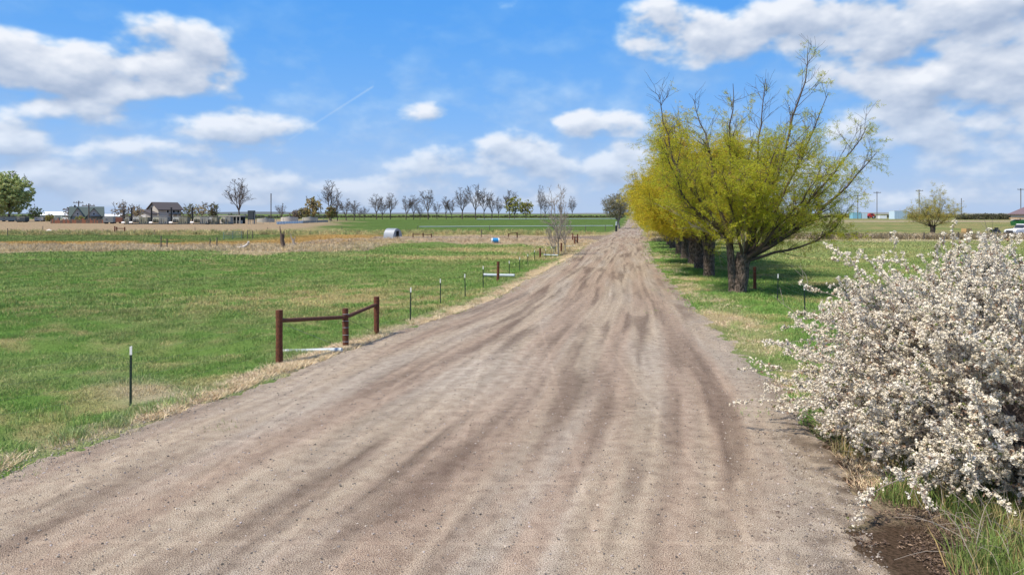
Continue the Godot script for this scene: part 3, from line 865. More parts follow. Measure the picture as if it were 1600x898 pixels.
func willows() -> void:
	rng.seed = 300
	sprigs = [sprig(9, 0.17, 0.075, 0.0095).mesh(M.willow_leaf, false, true)]
	var yellow := [Color(0.60, 0.55, 0.06), Color(0.42, 0.44, 0.055), Color(0.50, 0.31, 0.08)]
	# the nearest willow, limb by limb as it stands
	var T := [
		[Vector3(6.2, 6.3, 0.6), 0.20, 0.36], [Vector3(5.5, 5.2, -1.6), 0.13, 0.55], [Vector3(5.2, 7.4, 1.2), 0.12, 0.4], [Vector3(4.5, 9.1, -0.4), 0.13, 0.5],
		[Vector3(2.9, 10.9, 0.2), 0.16, 0.75], [Vector3(1.9, 9.9, -1.2), 0.13, 0.75], [Vector3(3.4, 8.0, -2.6), 0.11, 0.8],
		[Vector3(-0.3, 9.4, 0.4), 0.13, 0.75, 1], [Vector3(-1.7, 8.9, -0.8), 0.13, 0.75, 1], [Vector3(-3.4, 9.0, 0.5), 0.13, 0.55, 1], [Vector3(-3.3, 6.5, 1.0), 0.10, 0.9, 1], [Vector3(-2.9, 5.4, -1.9), 0.10, 1.0, 1],
		[Vector3(0.8, 6.2, 3.2), 0.11, 1.0], [Vector3(2.6, 5.3, 2.9), 0.11, 0.8], [Vector3(-1.2, 5.6, 2.7), 0.10, 1.0], [Vector3(1.2, 6.5, -3.2), 0.11, 1.0], [Vector3(-1.6, 6.2, -2.9), 0.10, 1.0, 1],
		[Vector3(4.4, 3.6, 1.2), 0.09, 0.45], [Vector3(4.0, 4.3, -2.4), 0.09, 1.0], [Vector3(-2.6, 3.6, 0.9), 0.045, 0.55, 1], [Vector3(-0.5, 5.0, 1.9), 0.04, 0.5], [Vector3(0.6, 7.2, 1.0), 0.09, 0.9], [Vector3(2.2, 6.8, 1.8), 0.09, 0.9]]
	var p := on_ground(1149, 458)
	willow("nearest willow of the roadside row, with a thick forked trunk and bare upper branches", "willows lining the road", p, 0.30, [Vector3(0.42, 1.75, 0.05), Vector3(-0.30, 2.6, 0.1)], T, 3300, 5.0, 8.4, 1.0, yellow, 1.75)
	# two more habits, repeated down the row
	var kinds := []
	var spots := [[1108, 433], [1094, 421], [1082, 412], [1071, 404], [1061, 396], [1052, 389], [1046, 383], [1041, 378], [1037, 374], [1033, 371]]
	var nth := ["second", "third", "fourth", "fifth", "sixth", "seventh", "eighth", "ninth", "tenth", "eleventh"]
	for k in 10:
		var at := on_ground(spots[k][0], spots[k][1])
		var lb: String = "yellow-green willow in the roadside row, %s tree behind the nearest forked one" % ["first", "second", "third", "fourth", "fifth", "sixth", "seventh", "eighth", "ninth", "tenth"][k]
		if k < 3:
			rng.seed = 310 + k
			var limbs := []
			for j in 15:
				var a := TAU * j / 15.0 * 2.0 + rr(-0.3, 0.3)
				var h := rr(4.2, 9.2) if j < 11 else rr(3.0, 5.0)
				var r := rr(2.6, 4.0) * (1.0 if h < 6.5 else 0.62)
				limbs.append([Vector3(cos(a) * r, h, sin(a) * r), rr(0.09, 0.16), 1.0, j % 2])
			var yl := [Color(0.66, 0.53, 0.05), Color(0.50, 0.44, 0.05), Color(0.55, 0.33, 0.06)]
			kinds.append(willow(lb, "willows lining the road", at, rr(0.25, 0.30), [Vector3(rr(-0.3, 0.3), 2.1, rr(-0.2, 0.2)), Vector3(-0.3, 2.3, 0.2)], limbs, 2200, 6.6, 9.4, 1.3, yl, 2.1))
			kinds[-1].rotation.y = k * 2.0
		else:
			copy_of(kinds[k % 3], lb, at, rr(0, TAU), Vector3.ONE * rr(0.94, 1.06))
	# pale sapling and the round willow across the right-hand pasture
	rng.seed = 330
	var limbs2 := []
	for j in 15:
		var a := TAU * j / 15.0 + rr(-0.2, 0.2)
		var h := rr(3.2, 6.6)
		var r := rr(2.2, 3.7) * (1.05 if h < 5.2 else 0.75)
		limbs2.append([Vector3(cos(a) * r, h, sin(a) * r), rr(0.06, 0.10), 1.0])
	willow("round olive-green willow standing alone by the far pasture fence", "", on_ground(1457, 369), 0.34, [Vector3(0.1, 1.5, 0.0)], limbs2, 380, 6.0, 8.0, 1.6, [Color(0.58, 0.48, 0.15), Color(0.40, 0.37, 0.12), Color(0.45, 0.26, 0.09)], 1.3)

func bare_tree(height_: float, spread: float, trunk_r: float, steep: float, twig_r: float, mt: Material, called: String, label: String, group: String, at: Vector3, density := 1.0) -> Node3D:
	var o := thing(called, label, "tree", at, 0.0, group)
	var tm := MB.new()
	var fork := Vector3(rr(-0.02, 0.02) * height_, height_ * rr(0.16, 0.26), rr(-0.02, 0.02) * height_)
	tm.tube(curve(Vector3(0, -0.2, 0), fork + Vector3(0, trunk_r, 0), Vector3(rng.randfn(), 0, rng.randfn()) * height_ * 0.01, 6, height_ * 0.004), taper(trunk_r * 1.15, trunk_r * 0.8, 6, 0.8), 8, true)
	part("trunk", tm.mesh(mt), o)
	var cm := MB.new()
	var leaders := 6
	for k in leaders:
		var a := TAU * k / leaders + rr(-0.4, 0.4)
		var out := Vector3(cos(a), 0, sin(a))
		var tip := out * spread * rr(0.35, 1.0) + Vector3(0, height_ * (1.0 if k == 0 else rr(0.72, 0.98)), 0)
		if k == 0: tip = Vector3(rr(-0.1, 0.1) * spread, height_, rr(-0.1, 0.1) * spread)
		var pts := curve(fork, tip, out * spread * 0.22, 8, height_ * 0.012)
		cm.tube(pts, taper(trunk_r * 0.62, twig_r * 0.8, 8, 0.7), 6)
		for k1 in int(9 * density):
			var t := rr(0.18, 0.98)
			var p := point_on(pts, t)
			var b := (dir_on(pts, t) * (0.5 + steep) + Vector3(rng.randfn(), rng.randfn() * 0.4 + 0.15, rng.randfn()) * 0.75 + out * 0.15).normalized()
			var ln := height_ * rr(0.12, 0.30) * (1.15 - t * 0.75)
			var q := curve(p, p + b * ln, Vector3(0, -ln * 0.06, 0), 4, ln * 0.04)
			cm.tube(q, taper(maxf(trunk_r * 0.26 * (1.1 - t), twig_r), twig_r * 0.65, 4), 4)
			for k2 in 5:
				var t2 := rr(0.2, 1.0)
				var p2 := point_on(q, t2)
				var d2 := (dir_on(q, t2) + Vector3(rng.randfn(), rng.randfn() * 0.6 + 0.35, rng.randfn()) * 0.6).normalized()
				var l2 := ln * rr(0.25, 0.55)
				var q2 := curve(p2, p2 + d2 * l2, Vector3.ZERO, 2, l2 * 0.06)
				cm.tube(q2, taper(twig_r * 0.8, twig_r * 0.45, 2), 3)
				for k3 in 2:
					var p3 := point_on(q2, rr(0.3, 1.0))
					var d3 := (d2 + Vector3(rng.randfn(), rng.randfn() * 0.7 + 0.3, rng.randfn()) * 0.7).normalized()
					cm.tube(PackedVector3Array([p3, p3 + d3 * l2 * 0.6]), PackedFloat32Array([twig_r * 0.55, twig_r * 0.3]), 3)
	part("crown", cm.mesh(mt), o)
	return o
func leafy(o: Node3D, mesh: Mesh, count: int, ctr: Vector3, rad: Vector3, c0: Color, c1: Color, size: float, ragged := 0.5) -> void:   # leaf clumps spread through a crown
	var buf := PackedFloat32Array()
	var off := rr(0.0, 100.0)
	for k in count:
		var v := Vector3(rng.randfn(), rng.randfn(), rng.randfn()).normalized() * pow(rng.randf(), 0.42)
		if nz.get_noise_3d(v.x * 2.2 + off, v.y * 2.2, v.z * 2.2) + ragged * (1.0 - v.length()) < -0.02: continue
		put(buf, facing(Vector3(rng.randfn(), rng.randfn(), rng.randfn()).normalized()) * Basis.from_scale(Vector3.ONE * size * rr(0.6, 1.3)), ctr + v * rad, c0.lerp(c1, rng.randf()))
	scatter("foliage", mesh, buf, o).set_meta("kind", "stuff")

# ------------------------------------------------------------------ the flowering bush
func blossom_bush() -> void:
	rng.seed = 400
	# a cluster of small five-petalled flowers
	var fm := MB.new()
	for k in 7:
		var p := Vector3(rng.randfn(), rng.randfn(), rng.randfn()).normalized() * rr(0.012, 0.032)
		var axis := (p.normalized() + Vector3(rng.randfn(), rng.randfn(), rng.randfn()) * 0.3).normalized()
		var b := facing(axis)
		var w := rr(0.85, 1.0)
		var col := Color(w, w * 0.97, w * 0.92)
		var r := rr(0.011, 0.016)
		for j in 5:
			var a := TAU * j / 5.0
			var out := b.x * cos(a) + b.z * sin(a)
			var sd := b.x * -sin(a) + b.z * cos(a)
			var i := fm.v.size()
			for s in [p, p + out * r * 0.6 + sd * r * 0.55 + axis * r * 0.2, p + out * r * 1.15 + axis * r * 0.35, p + out * r * 0.6 - sd * r * 0.55 + axis * r * 0.2]:
				fm.v.push_back(s); fm.c.push_back(col)
			fm.ix.append_array([i, i + 1, i + 2, i, i + 2, i + 3])
		var eye := Color(0.75, 0.50, 0.30)
		var i2 := fm.v.size()
		for j in 3:
			var a := TAU * j / 3.0
			fm.v.push_back(p + axis * r * 0.22 + (b.x * cos(a) + b.z * sin(a)) * r * 0.3); fm.c.push_back(eye)
		fm.ix.append_array([i2, i2 + 1, i2 + 2])
	var flower := fm.mesh(M.petal, false, true)
	var ctr := Vector3(7.3, 0.0, -9.6)
	var o := thing("blossom_bush", "large bush covered in cream white blossom at the right edge of the road", "bush", ctr)
	var sm := MB.new()
	var buf := PackedFloat32Array()
	var grey := PackedFloat32Array()
	for k in 490:
		var az := rr(0.0, TAU)
		var foot := Vector3(cos(az) * rr(0.0, 1.5), -0.05, sin(az) * rr(0.0, 1.9))
		var a2 := az + rng.randfn() * 0.45
		var up := rng.randf()
		var el := 1.40 * up
		var reach := rr(0.86, 1.10) * (1.18 if rng.randf() < 0.22 and up < 0.65 else 1.0)
		var tip := Vector3(cos(a2) * cos(el) * 3.05, 0.8 + sin(el) * 2.25, sin(a2) * cos(el) * 3.5) * reach
		if up < 0.35: tip.y *= rr(0.2, 1.0)
		if k >= 340:                              # low boughs that hang over the road edge
			a2 = rr(1.1, 3.7)
			tip = Vector3(cos(a2) * 2.5, rr(0.25, 1.1), sin(a2) * 2.9) * rr(0.8, 1.08)
		if k >= 425:                              # the left shoulder
			a2 = rr(2.4, 4.1); el = rr(0.2, 0.85)
			tip = Vector3(cos(a2) * cos(el) * 3.15, 0.8 + sin(el) * 2.25, sin(a2) * cos(el) * 3.5) * rr(0.85, 1.08)
		var hor := Vector3(tip.x - foot.x, 0, tip.z - foot.z)
		var pts := curve(foot, tip, Vector3(0, 0.30 * hor.length(), 0) - hor * 0.12, 10, 0.035)
		sm.tube(pts, taper(rr(0.012, 0.02), 0.003, 10), 5)
		var n_side := 13
		for j in n_side:
			var t := 0.22 + 0.78 * (j + rng.randf()) / n_side
			var p := point_on(pts, t)
			var dd := (dir_on(pts, t) * 0.9 + Vector3(rng.randfn(), rng.randfn() * 0.8 + 0.1, rng.randfn()) * 0.7).normalized()
			var ln := rr(0.25, 0.75) * (1.2 - 0.6 * t)
			var q := curve(p, p + dd * ln, Vector3(0, 0.03, 0), 4, 0.02)
			sm.tube(q, taper(0.005, 0.002, 4), 3)
			var outer := Vector3(p.x / 3.1, (p.y - 0.9) / 2.6, p.z / 3.6).length()
			if outer > 0.42 and rng.randf() < 0.90:
				for f in int(ln * 58.0):
					var t2 := rr(0.12, 1.0)
					blossom(buf, point_on(q, t2), dir_on(q, t2))
			else:
				for f in 2:
					var d3 := (dd + Vector3(rng.randfn(), rng.randfn(), rng.randfn()) * 0.8).normalized()
					sm.tube(PackedVector3Array([p + dd * ln * 0.5, p + dd * ln * 0.5 + d3 * 0.3]), PackedFloat32Array([0.003, 0.0015]), 3)
		for f in 44:
			var t2 := 0.45 + 0.55 * rng.randf()
			blossom(buf, point_on(pts, t2), dir_on(pts, t2))
	part("stems", sm.mesh(M.bush_twig), o)
	var fl := scatter("blossom", flower, buf, o)
	fl.set_meta("kind", "stuff")

	# fresh grass growing up through the foot of the bush, and dry canes leaning out of it
	var tall := blade_patch(40, 0.2, 0.16, 0.42, 0.005, 0.4, 0.25).mesh(M.blade, false, true)
	var tb := PackedFloat32Array()
	for k in 700:
		var dd := rr(6.5, 14.5)
		var x := along(ROAD_R, dd) + 0.55 + absf(rng.randfn()) * 0.9 + 0.25 * sst(10.5, 8.0, dd) + 0.9 * nf.get_noise_1d(dd * 1.3)
		var g := GREEN.lerp(LUSH, rng.randf()).lerp(STRAW, 0.8 if rng.randf() < 0.5 else 0.1)
		put(tb, Basis(Vector3.UP, rr(0, TAU)) * Basis.from_scale(Vector3.ONE * rr(0.5, 1.1)), Vector3(x, height(x, dd), -dd), Color(g.r * 1.15, g.g * 1.15, g.b * 1.15))
	tag(scatter("bush_grass", tall, tb, self), "tall fresh grass growing at the foot of the white bush", "grass", "", "stuff")
	var cane := MB.new()
	for k in 170:
		var dd := rr(6.6, 10.5)
		var x := along(ROAD_R, dd) + rr(0.7, 2.2)
		var p := Vector3(x, height(x, dd) - 0.02, -dd)
		var e := p + Vector3(rr(-0.9, 0.5), rr(0.05, 0.8), rr(-0.5, 0.6))
		cane.tube(curve(p, e, Vector3(0, 0.22, 0), 5, 0.02), taper(0.0045, 0.0015, 5), 4)
	tag(top("dry_canes", cane.mesh(M.pale_branch)), "thin dry canes leaning out over the litter below the white bush", "twigs", "", "stuff")
func blossom(buf: PackedFloat32Array, p: Vector3, dir: Vector3) -> void:
	var t := rr(0.80, 0.95)
	var warm := rng.randf()
	var c := Color(t, t * lerpf(0.985, 0.955, warm), t * lerpf(0.94, 0.80, warm))
	if rng.randf() < 0.07: c = Color(0.42, 0.30, 0.22)
	elif rng.randf() < 0.05: c = Color(0.22, 0.26, 0.10)
	put(buf, facing((dir + Vector3(rng.randfn(), rng.randfn(), rng.randfn()) * 0.8).normalized()) * Basis.from_scale(Vector3.ONE * rr(0.5, 1.0)), p + Vector3(rng.randfn(), rng.randfn(), rng.randfn()) * 0.018, c)

# ------------------------------------------------------------------ fences near the road
func steel_post(label: String, group: String, at: Vector3, h: float, turn := 0.0) -> Node3D:
	var o := thing("steel_fence_post", label, "fence post", at, turn, group)
	var tip := 0.16
	for k in 2:
		var y0 := -0.2 if k == 0 else h - tip
		var y1 := h - tip if k == 0 else h
		var m := MB.new()
		var g := 0.0 if k == 0 else 0.0015
		m.box(Vector3(0, (y0 + y1) * 0.5, 0.018), Vector3(0.042 + g, y1 - y0, 0.007 + g))
		m.box(Vector3(0, (y0 + y1) * 0.5, -0.004), Vector3(0.007 + g, y1 - y0, 0.037))
		if k == 0:
			var y := 0.15
			while y < y1:
				m.box(Vector3(0, y, 0.026), Vector3(0.014, 0.018, 0.009)); y += 0.055
		part("stake" if k == 0 else "painted_tip", m.mesh(M.post_steel if k == 0 else M.white_paint), o)
	o.rotation.z = rr(-0.025, 0.025); o.rotation.x = rr(-0.02, 0.02)
	return o
func log_mesh(a: Vector3, b: Vector3, r: float, mt: Material) -> ArrayMesh:      # a round timber with worn, slightly chamfered ends
	var m := MB.new()
	var pts := PackedVector3Array(); var rad := PackedFloat32Array()
	var l := (b - a).length(); var t := (b - a) / l
	for q: float in [0.0, 0.012, 0.25 * l, 0.5 * l, 0.75 * l, l - 0.014, l]:
		pts.push_back(a + t * q)
		rad.push_back(r * (0.86 if q == 0.0 or q == l else 1.0) * (1.0 + 0.05 * sin(q * 5.0 + a.x * 9.0)))
	m.tube(pts, rad, 14, true, Color.WHITE, 0.015)
	return m.mesh(mt)
func ring(at: Vector3, r: float, wr: float, mt: Material, tilt := 0.0) -> ArrayMesh:
	var m := MB.new()
	var pts := PackedVector3Array(); var rad := PackedFloat32Array()
	for k in 17:
		var a := TAU * k / 16.0
		pts.push_back(at + Vector3(cos(a) * r, sin(a) * r * tilt, sin(a) * r)); rad.push_back(wr)
	m.tube(pts, rad, 5)
	return m.mesh(mt)
func line_mesh(pts: PackedVector3Array, r: float, mt: Material, sides := 4) -> ArrayMesh:
	var m := MB.new()
	m.tube(pts, taper(r, r, pts.size() - 1), sides, true)
	return m.mesh(mt)
func wood_post(label: String, group: String, at: Vector3, h: float, r: float) -> Node3D:
	var o := thing("wooden_fence_post", label, "fence post", at, rr(0, TAU), group)
	part("shaft", log_mesh(Vector3(0, -0.2, 0), Vector3(rr(-0.02, 0.02), h, 0), r, M.post_wood), o)
	part("wire_loop", ring(Vector3(0, h * 0.8, 0), r * 1.07, 0.004, M.wire), o)
	return o
func brace(label: String, feet: Array, hs: Array, r: float, rail_at: float, group := "", mp: Material = null, mr: Material = null) -> Node3D:
	var o := thing("wooden_fence_brace", label, "fence brace", feet[0], 0.0, group)
	var tops := []
	for k in feet.size():
		var p: Vector3 = feet[k] - feet[0]
		part("post", log_mesh(p - Vector3(0, 0.25, 0), p + Vector3(rr(-0.015, 0.015), hs[k], 0), r, mp if mp else M.post_wood), o)
		tops.append(p + Vector3(0, hs[k] * rail_at, 0))
	for k in feet.size() - 1:
		var a: Vector3 = tops[k]; var b: Vector3 = tops[k + 1]
		var t := (b - a).normalized()
		var rl := part("rail", log_mesh(Vector3.ZERO, Vector3((b - a).length() - r * 1.7, 0, 0), r * 0.62, mr if mr else M.rail_wood), o, a + t * r * 0.85)
		rl.basis = Basis(t, Vector3.UP.cross(t).cross(t).normalized() * -1.0, t.cross(Vector3.UP).normalized() * -1.0).orthonormalized()
	return o
func wire_run(label: String, pts: PackedVector3Array, r: float) -> void:
	var q := PackedVector3Array()
	for k in pts.size() - 1:
		for s in 4:
			var t := s / 4.0
			q.push_back(pts[k].lerp(pts[k + 1], t) - Vector3(0, 0.05 * t * (1.0 - t), 0))
	q.push_back(pts[-1])
	tag(top("fence_wire", line_mesh(q, r, M.wire)), label, "wire", "wire strands of the roadside fences")
func near_fences() -> void:
	rng.seed = 500
	var A := "steel posts of the roadside fence"
	steel_post("dark steel post with white tip, alone in the grass left of the timber brace", A, on_ground(204, 631), 1.13)
	# timber corner brace
	var f := [on_ground(436, 567), on_ground(540, 541), on_ground(588, 523)]
	var b := brace("reddish timber fence brace of three posts and two rails beside the road", f, [1.27, 1.18, 1.14], 0.082, 0.80)
	for y: float in [0.28, 0.46, 0.66, 0.84, 1.02]:
		part("wire_wrap", ring(f[1] - f[0] + Vector3(0, y, 0), 0.088, 0.006, M.galvanised, 0.12), b)
	part("brace_wire", line_mesh(PackedVector3Array([f[0] - f[0] + Vector3(0.1, 0.93, 0), f[1] - f[0] + Vector3(-0.1, 0.12, 0)]), 0.004, M.wire), b)
	part("brace_wire", line_mesh(PackedVector3Array([f[1] - f[0] + Vector3(0.1, 0.86, 0), f[2] - f[0] + Vector3(-0.09, 0.1, 0)]), 0.005, M.black_metal), b)
	var row := [[641, 501, 1.13], [688, 475, .99], [727, 463.5, 1.06], [755, 449, 1.08], [796, 432, .94], [812, 424, .90], [825, 416, .9], [835, 407, .75], [853, 404, .85], [861, 402, .95], [868, 398, .9]]
	var from := ["first", "second", "third", "fourth", "fifth", "sixth", "seventh", "eighth", "ninth", "tenth", "eleventh"]
	for k in row.size():
		var q: Array = row[k]
		var tail: String = "third beyond the timber brace"
		steel_post("dark steel fence post left of the road, %s one past the timber brace" % from[k], A, on_ground(q[0], q[1]), q[2])
	wood_post("single red-brown timber post by the long pale pipe left of the road", "timber posts of the roadside fence", on_ground(778, 440), 1.08, 0.075)
	wood_post("dark timber post further up the left fence, before the bare saplings", "timber posts of the roadside fence", on_ground(844, 401), 0.82, 0.075)
	wood_post("grey-brown timber post between the bare saplings near the track entrance", "timber posts of the roadside fence", on_ground(877, 395), 0.95, 0.085)
	for k in 4:
		var y := 0.28 + 0.24 * k
		var pts := PackedVector3Array([on_ground(588, 523) + Vector3(0, y, 0)])
		for q in row.slice(0, 9): pts.push_back(on_ground(q[0], q[1]) + Vector3(0, minf(y, q[2] - 0.06), 0.03))
		wire_run("%s wire strand of the fence left of the road" % ["lowest", "second lowest", "third lowest", "topmost"][k], pts, 0.0014)
		var p2 := PackedVector3Array([on_ground(-60, 690) + Vector3(0, y, 0), on_ground(204, 631) + Vector3(0, y, 0.03), on_ground(436, 567) + Vector3(0, y, 0)])
		wire_run("%s wire strand running from the lone steel post to the timber brace" % ["lowest", "second lowest", "third lowest", "topmost"][k], p2, 0.0010)
	# pipes lying in the grass
	pipe("white irrigation pipe lying in the grass behind the timber brace", on_ground(443, 546), on_ground(534, 550), 0.06)
	pipe("long pale pipe lying in the grass by the single timber post", on_ground(756, 432), on_ground(804, 433), 0.085)
	pipe("short pale pipe in the dry grass near the bare saplings", on_ground(850, 399.5), on_ground(872, 400), 0.055)
	pipe("pale pipe lying beside the grassy corner at the track entrance", on_ground(884, 385.5), on_ground(899, 385.5), 0.07)
	# right of the road
	var B := "fence posts right of the road"
	var w := on_ground(1180, 453)
	wood_post("red-brown timber post standing right of the nearest willow trunk", B, w, 1.06, 0.075)
	var right := [[1215, 471, 1.17], [1258, 497, 1.15], [1332, 535, 1.2]]
	steel_post("white-tipped steel post next to the timber post right of the nearest willow", B, on_ground(1215, 471), 1.17)
	steel_post("white-tipped steel post halfway between the nearest willow and the white bush", B, on_ground(1258, 497), 1.15)
	steel_post("white-tipped steel post half hidden behind the white bush", B, on_ground(1334, 533), 1.2)
	for k in 5:
		var y := 0.18 + 0.2 * k
		var pts := PackedVector3Array([w + Vector3(0, y, 0)])
		for q in right: pts.push_back(on_ground(q[0], q[1]) + Vector3(0, y, 0.03))
		pts.push_back(on_ground(1460, 598) + Vector3(0, y, 0))
		wire_run("%s wire strand of the fence between willow and white bush" % ["lowest", "second lowest", "middle", "second highest", "topmost"][k], pts, 0.0018)
func pipe(label: String, a: Vector3, b: Vector3, r: float, mt: Material = null) -> void:
	a.y = height(a.x, -a.z) + r * 1.3; b.y = height(b.x, -b.z) + r * 1.3
	var o := thing("irrigation_pipe", label, "pipe", a, 0.0, "pipes lying in the fields")
	var m := MB.new()
	var t := (b - a).normalized()
	var e := b - a
	m.tube(PackedVector3Array([Vector3.ZERO, e * 0.25, e * 0.5, e * 0.75, e]), taper(r, r, 4), 12, true)
	part("barrel", m.mesh(mt if mt else M.white_pipe), o)
	var c := MB.new()
	c.tube(PackedVector3Array([-t * 0.01, t * r * 2.2]), PackedFloat32Array([r * 1.12, r * 1.12]), 12, true)
	part("collar", c.mesh(M.galvanised), o)

# ------------------------------------------------------------------ things between the pasture and the far fields
func arch(w: float, h: float, k: int, n: int) -> Vector2:
	var a := PI * k / n
	return Vector2(-cos(a) * w * 0.5, pow(sin(a), 0.7) * h)
func middle_ground() -> void:
	rng.seed = 600
	# metal hut: an arched, ribbed shell with a door in its right-hand end
	var at := on_ground(613.5, 374.5)
	at.y = height(at.x, -at.z) - 0.03
	var hut := thing("metal_hut", "small arched silver metal hut with a dark doorway, left of the road", "hut", at, -0.62)
	var L := 1.9; var Wd := 1.75; var Hh := 1.62
	var sh := MB.new()
	var n := 22; var ribs := 15
	for j in ribs * 4:
		for k in n:
			var x0 := -L * 0.5 + L * j / (ribs * 4.0); var x1 := -L * 0.5 + L * (j + 1) / (ribs * 4.0)
			var s0 := 1.0 + 0.014 * sin(j * PI * 0.5); var s1 := 1.0 + 0.014 * sin((j + 1) * PI * 0.5)
			var p := arch(Wd, Hh, k, n); var q := arch(Wd, Hh, k + 1, n)
			sh.flat(Vector3(x0, p.y * s0, p.x * s0), Vector3(x1, p.y * s1, p.x * s1), Vector3(x1, q.y * s1, q.x * s1), Vector3(x0, q.y * s0, q.x * s0))
	part("shell", sh.mesh(M.galvanised, false), hut)
	for e: float in [-1.0, 1.0]:
		var pl := PackedVector2Array()
		for k in n + 1: pl.push_back(arch(Wd * 0.985, Hh * 0.985, k, n))
		if e > 0.0: pl.append_array([Vector2(0.25, 0.0), Vector2(0.25, 1.28), Vector2(-0.31, 1.28), Vector2(-0.31, 0.0)])      # the open doorway
		var ew := part("end_wall", prism(pl, -0.012, 0.012, M.galvanised), hut, Vector3(e * L * 0.487, 0, 0))
		ew.rotation.y = PI * 0.5
	var fr := MB.new()
	for s: float in [-1.0, 1.0]: fr.box(Vector3(L * 0.49 + 0.02, 0.66, 0.03 + s * 0.305), Vector3(0.05, 1.36, 0.05))
	fr.box(Vector3(L * 0.49 + 0.02, 1.325, 0.03), Vector3(0.05, 0.05, 0.56))
	part("door_frame", fr.mesh(M.galvanised), hut)
	# braces far off
	brace("low timber brace with sagging rails just right of the metal hut", [on_ground(645, 371), on_ground(661, 372), on_ground(674, 371)], [0.72, 0.8, 0.66], 0.085, 0.72, "", M.rail_wood)
	brace("small square timber gate frame beyond the blue barrel", [on_ground(794.5, 373.5), on_ground(808, 373)], [0.82, 0.9], 0.085, 0.9, "", M.rail_wood)
	brace("timber brace at the corner of the side track and the road", [on_ground(895, 375.5), on_ground(898.2, 381.5), on_ground(902.3, 379.5)], [0.9, 0.95, 1.15], 0.09, 0.75)
	brace("red-brown timber brace on the bare earth below the black stacks", [on_ground(178.5, 361.5), on_ground(181.5, 362), on_ground(194, 362)], [1.1, 1.05, 1.0], 0.13, 0.7)
	# blue barrel on its side
	var bp := on_ground(774, 382.5)
	bp.y = height(bp.x, -bp.z) + 0.26
	var br := thing("barrel", "blue plastic barrel lying on its side in the dry grass", "barrel", bp, 0.1)
	for e in [["body", -0.32, 0.32, 0.29, M.blue_plastic], ["band", -0.46, -0.32, 0.28, M.white_plastic], ["band", 0.32, 0.46, 0.28, M.white_plastic]]:
		var m := MB.new()
		m.tube(PackedVector3Array([Vector3(e[1], 0, 0), Vector3(lerpf(e[1], e[2], 0.1), 0, 0), Vector3(lerpf(e[1], e[2], 0.5), 0, 0), Vector3(lerpf(e[1], e[2], 0.9), 0, 0), Vector3(e[2], 0, 0)]), PackedFloat32Array([e[3] * 0.96, e[3], e[3] * 1.03, e[3], e[3] * 0.96]), 18, true)
		part(e[0], m.mesh(e[4]), br)
	# two weathered snags in the dry band and a bleached log
	for q in [["taller dark snag of dead wood standing in the dry reeds", 441.5, 387.0, 1.75, 0.26, M.grey_wood], ["shorter pale snag of dead wood standing in the dry reeds", 458.0, 386.0, 1.15, 0.17, M.pale_branch]]:
		var p := on_ground(q[1], q[2])
		var sn := thing("dead_snag", q[0], "snag", p, 0.0, "dead snags in the dry reeds")
		var m := MB.new()
		var h: float = q[3]
		m.tube(curve(Vector3(0, -0.1, 0), Vector3(-0.1, h * 0.85, 0), Vector3(0.12, 0, 0), 7, 0.03), taper(q[4], q[4] * 0.55, 7), 9, true, Color.WHITE, 0.12)
		part("trunk", m.mesh(q[5]), sn)
		for s: float in [-1.0, 1.0]:
			var bm := MB.new()
			bm.tube(curve(Vector3(s * 0.05, h * 0.55, 0), Vector3(s * 0.24 - 0.05, h * (1.3 if s < 0 else 1.05), 0.05), Vector3(s * 0.08, 0, 0), 5, 0.02), taper(q[4] * 0.42, 0.03, 5), 6, true)
			part("branch", bm.mesh(q[5]), sn)
	var lp := on_ground(381, 389)
	var dl := thing("bleached_log", "bleached white curved log lying in front of the dry reeds", "log", lp)
	var m2 := MB.new()
	m2.tube(curve(Vector3(-0.75, 0.1, 0), Vector3(0.42, 0.72, 0), Vector3(0.42, -0.32, 0), 8, 0.02), taper(0.12, 0.10, 8), 9, true, Color.WHITE, 0.08)
	part("trunk", m2.mesh(M.driftwood), dl)
	var m3 := MB.new()
	m3.tube(curve(Vector3(-0.1, 0.16, 0), Vector3(-0.35, 0.42, 0.1), Vector3.ZERO, 3, 0.02), taper(0.06, 0.03, 3), 6, true)
	part("branch", m3.mesh(M.driftwood), dl)
	# pipe gate and posts at the ditch crossing
	var ga := on_ground(349, 375); var gb := on_ground(377, 374)
	var gt := thing("pipe_gate", "long grey-green pipe gate in the far fence left of the snags", "gate", ga)
	for y: float in [0.25, 0.5, 0.75, 1.0]:
		part("bar", line_mesh(PackedVector3Array([Vector3(0, y, 0), gb - ga + Vector3(0, y, 0)]), 0.035, M.gate_green, 6), gt)
	for t: float in [0.0, 0.5, 1.0]:
		var p := (gb - ga) * t
		part("upright", line_mesh(PackedVector3Array([p + Vector3(0, 0.03, 0), p + Vector3(0, 1.06, 0)]), 0.042, M.gate_green, 6), gt)
	var fp := [[379, 374, 1.0], [386, 374, 1.2], [394, 374, 1.15], [251, 388, 1.35], [260.5, 388, 1.1], [328, 387, 1.0], [338, 387, 1.15], [304, 362, 0.9], [11, 369, 1.25], [66, 362, 1.2], [418, 363, 0.9], [241, 367, 1.0], [534, 363, 1.1], [652.5, 360, 1.0], [765, 360, 1.0], [752, 370, 1.3], [946, 361.5, 1.3], [915, 363, 1.2], [861, 372, 1.3]]
	var words := ["nearest the pipe gate", "second right of the pipe gate", "third right of the pipe gate", "tallest in the reeds before the bare earth", "short one in the reeds before the bare earth", "left one of two midway to the bleached log", "right one of two midway to the bleached log", "on the bare earth below the last black stack", "at the left edge before the green strip", "beside the white stone on the earth bank", "at the edge of the bright field", "before the equipment yard in the weedy strip", "in the weedy line left of the metal hut", "behind the hut brace on the bright field edge", "in the bright field edge behind the square frame", "in the weeds left of the blue barrel", "beside the dark valve post at the road", "in the weedy line left of the track mouth", "in the weeds left of the pale saplings"]
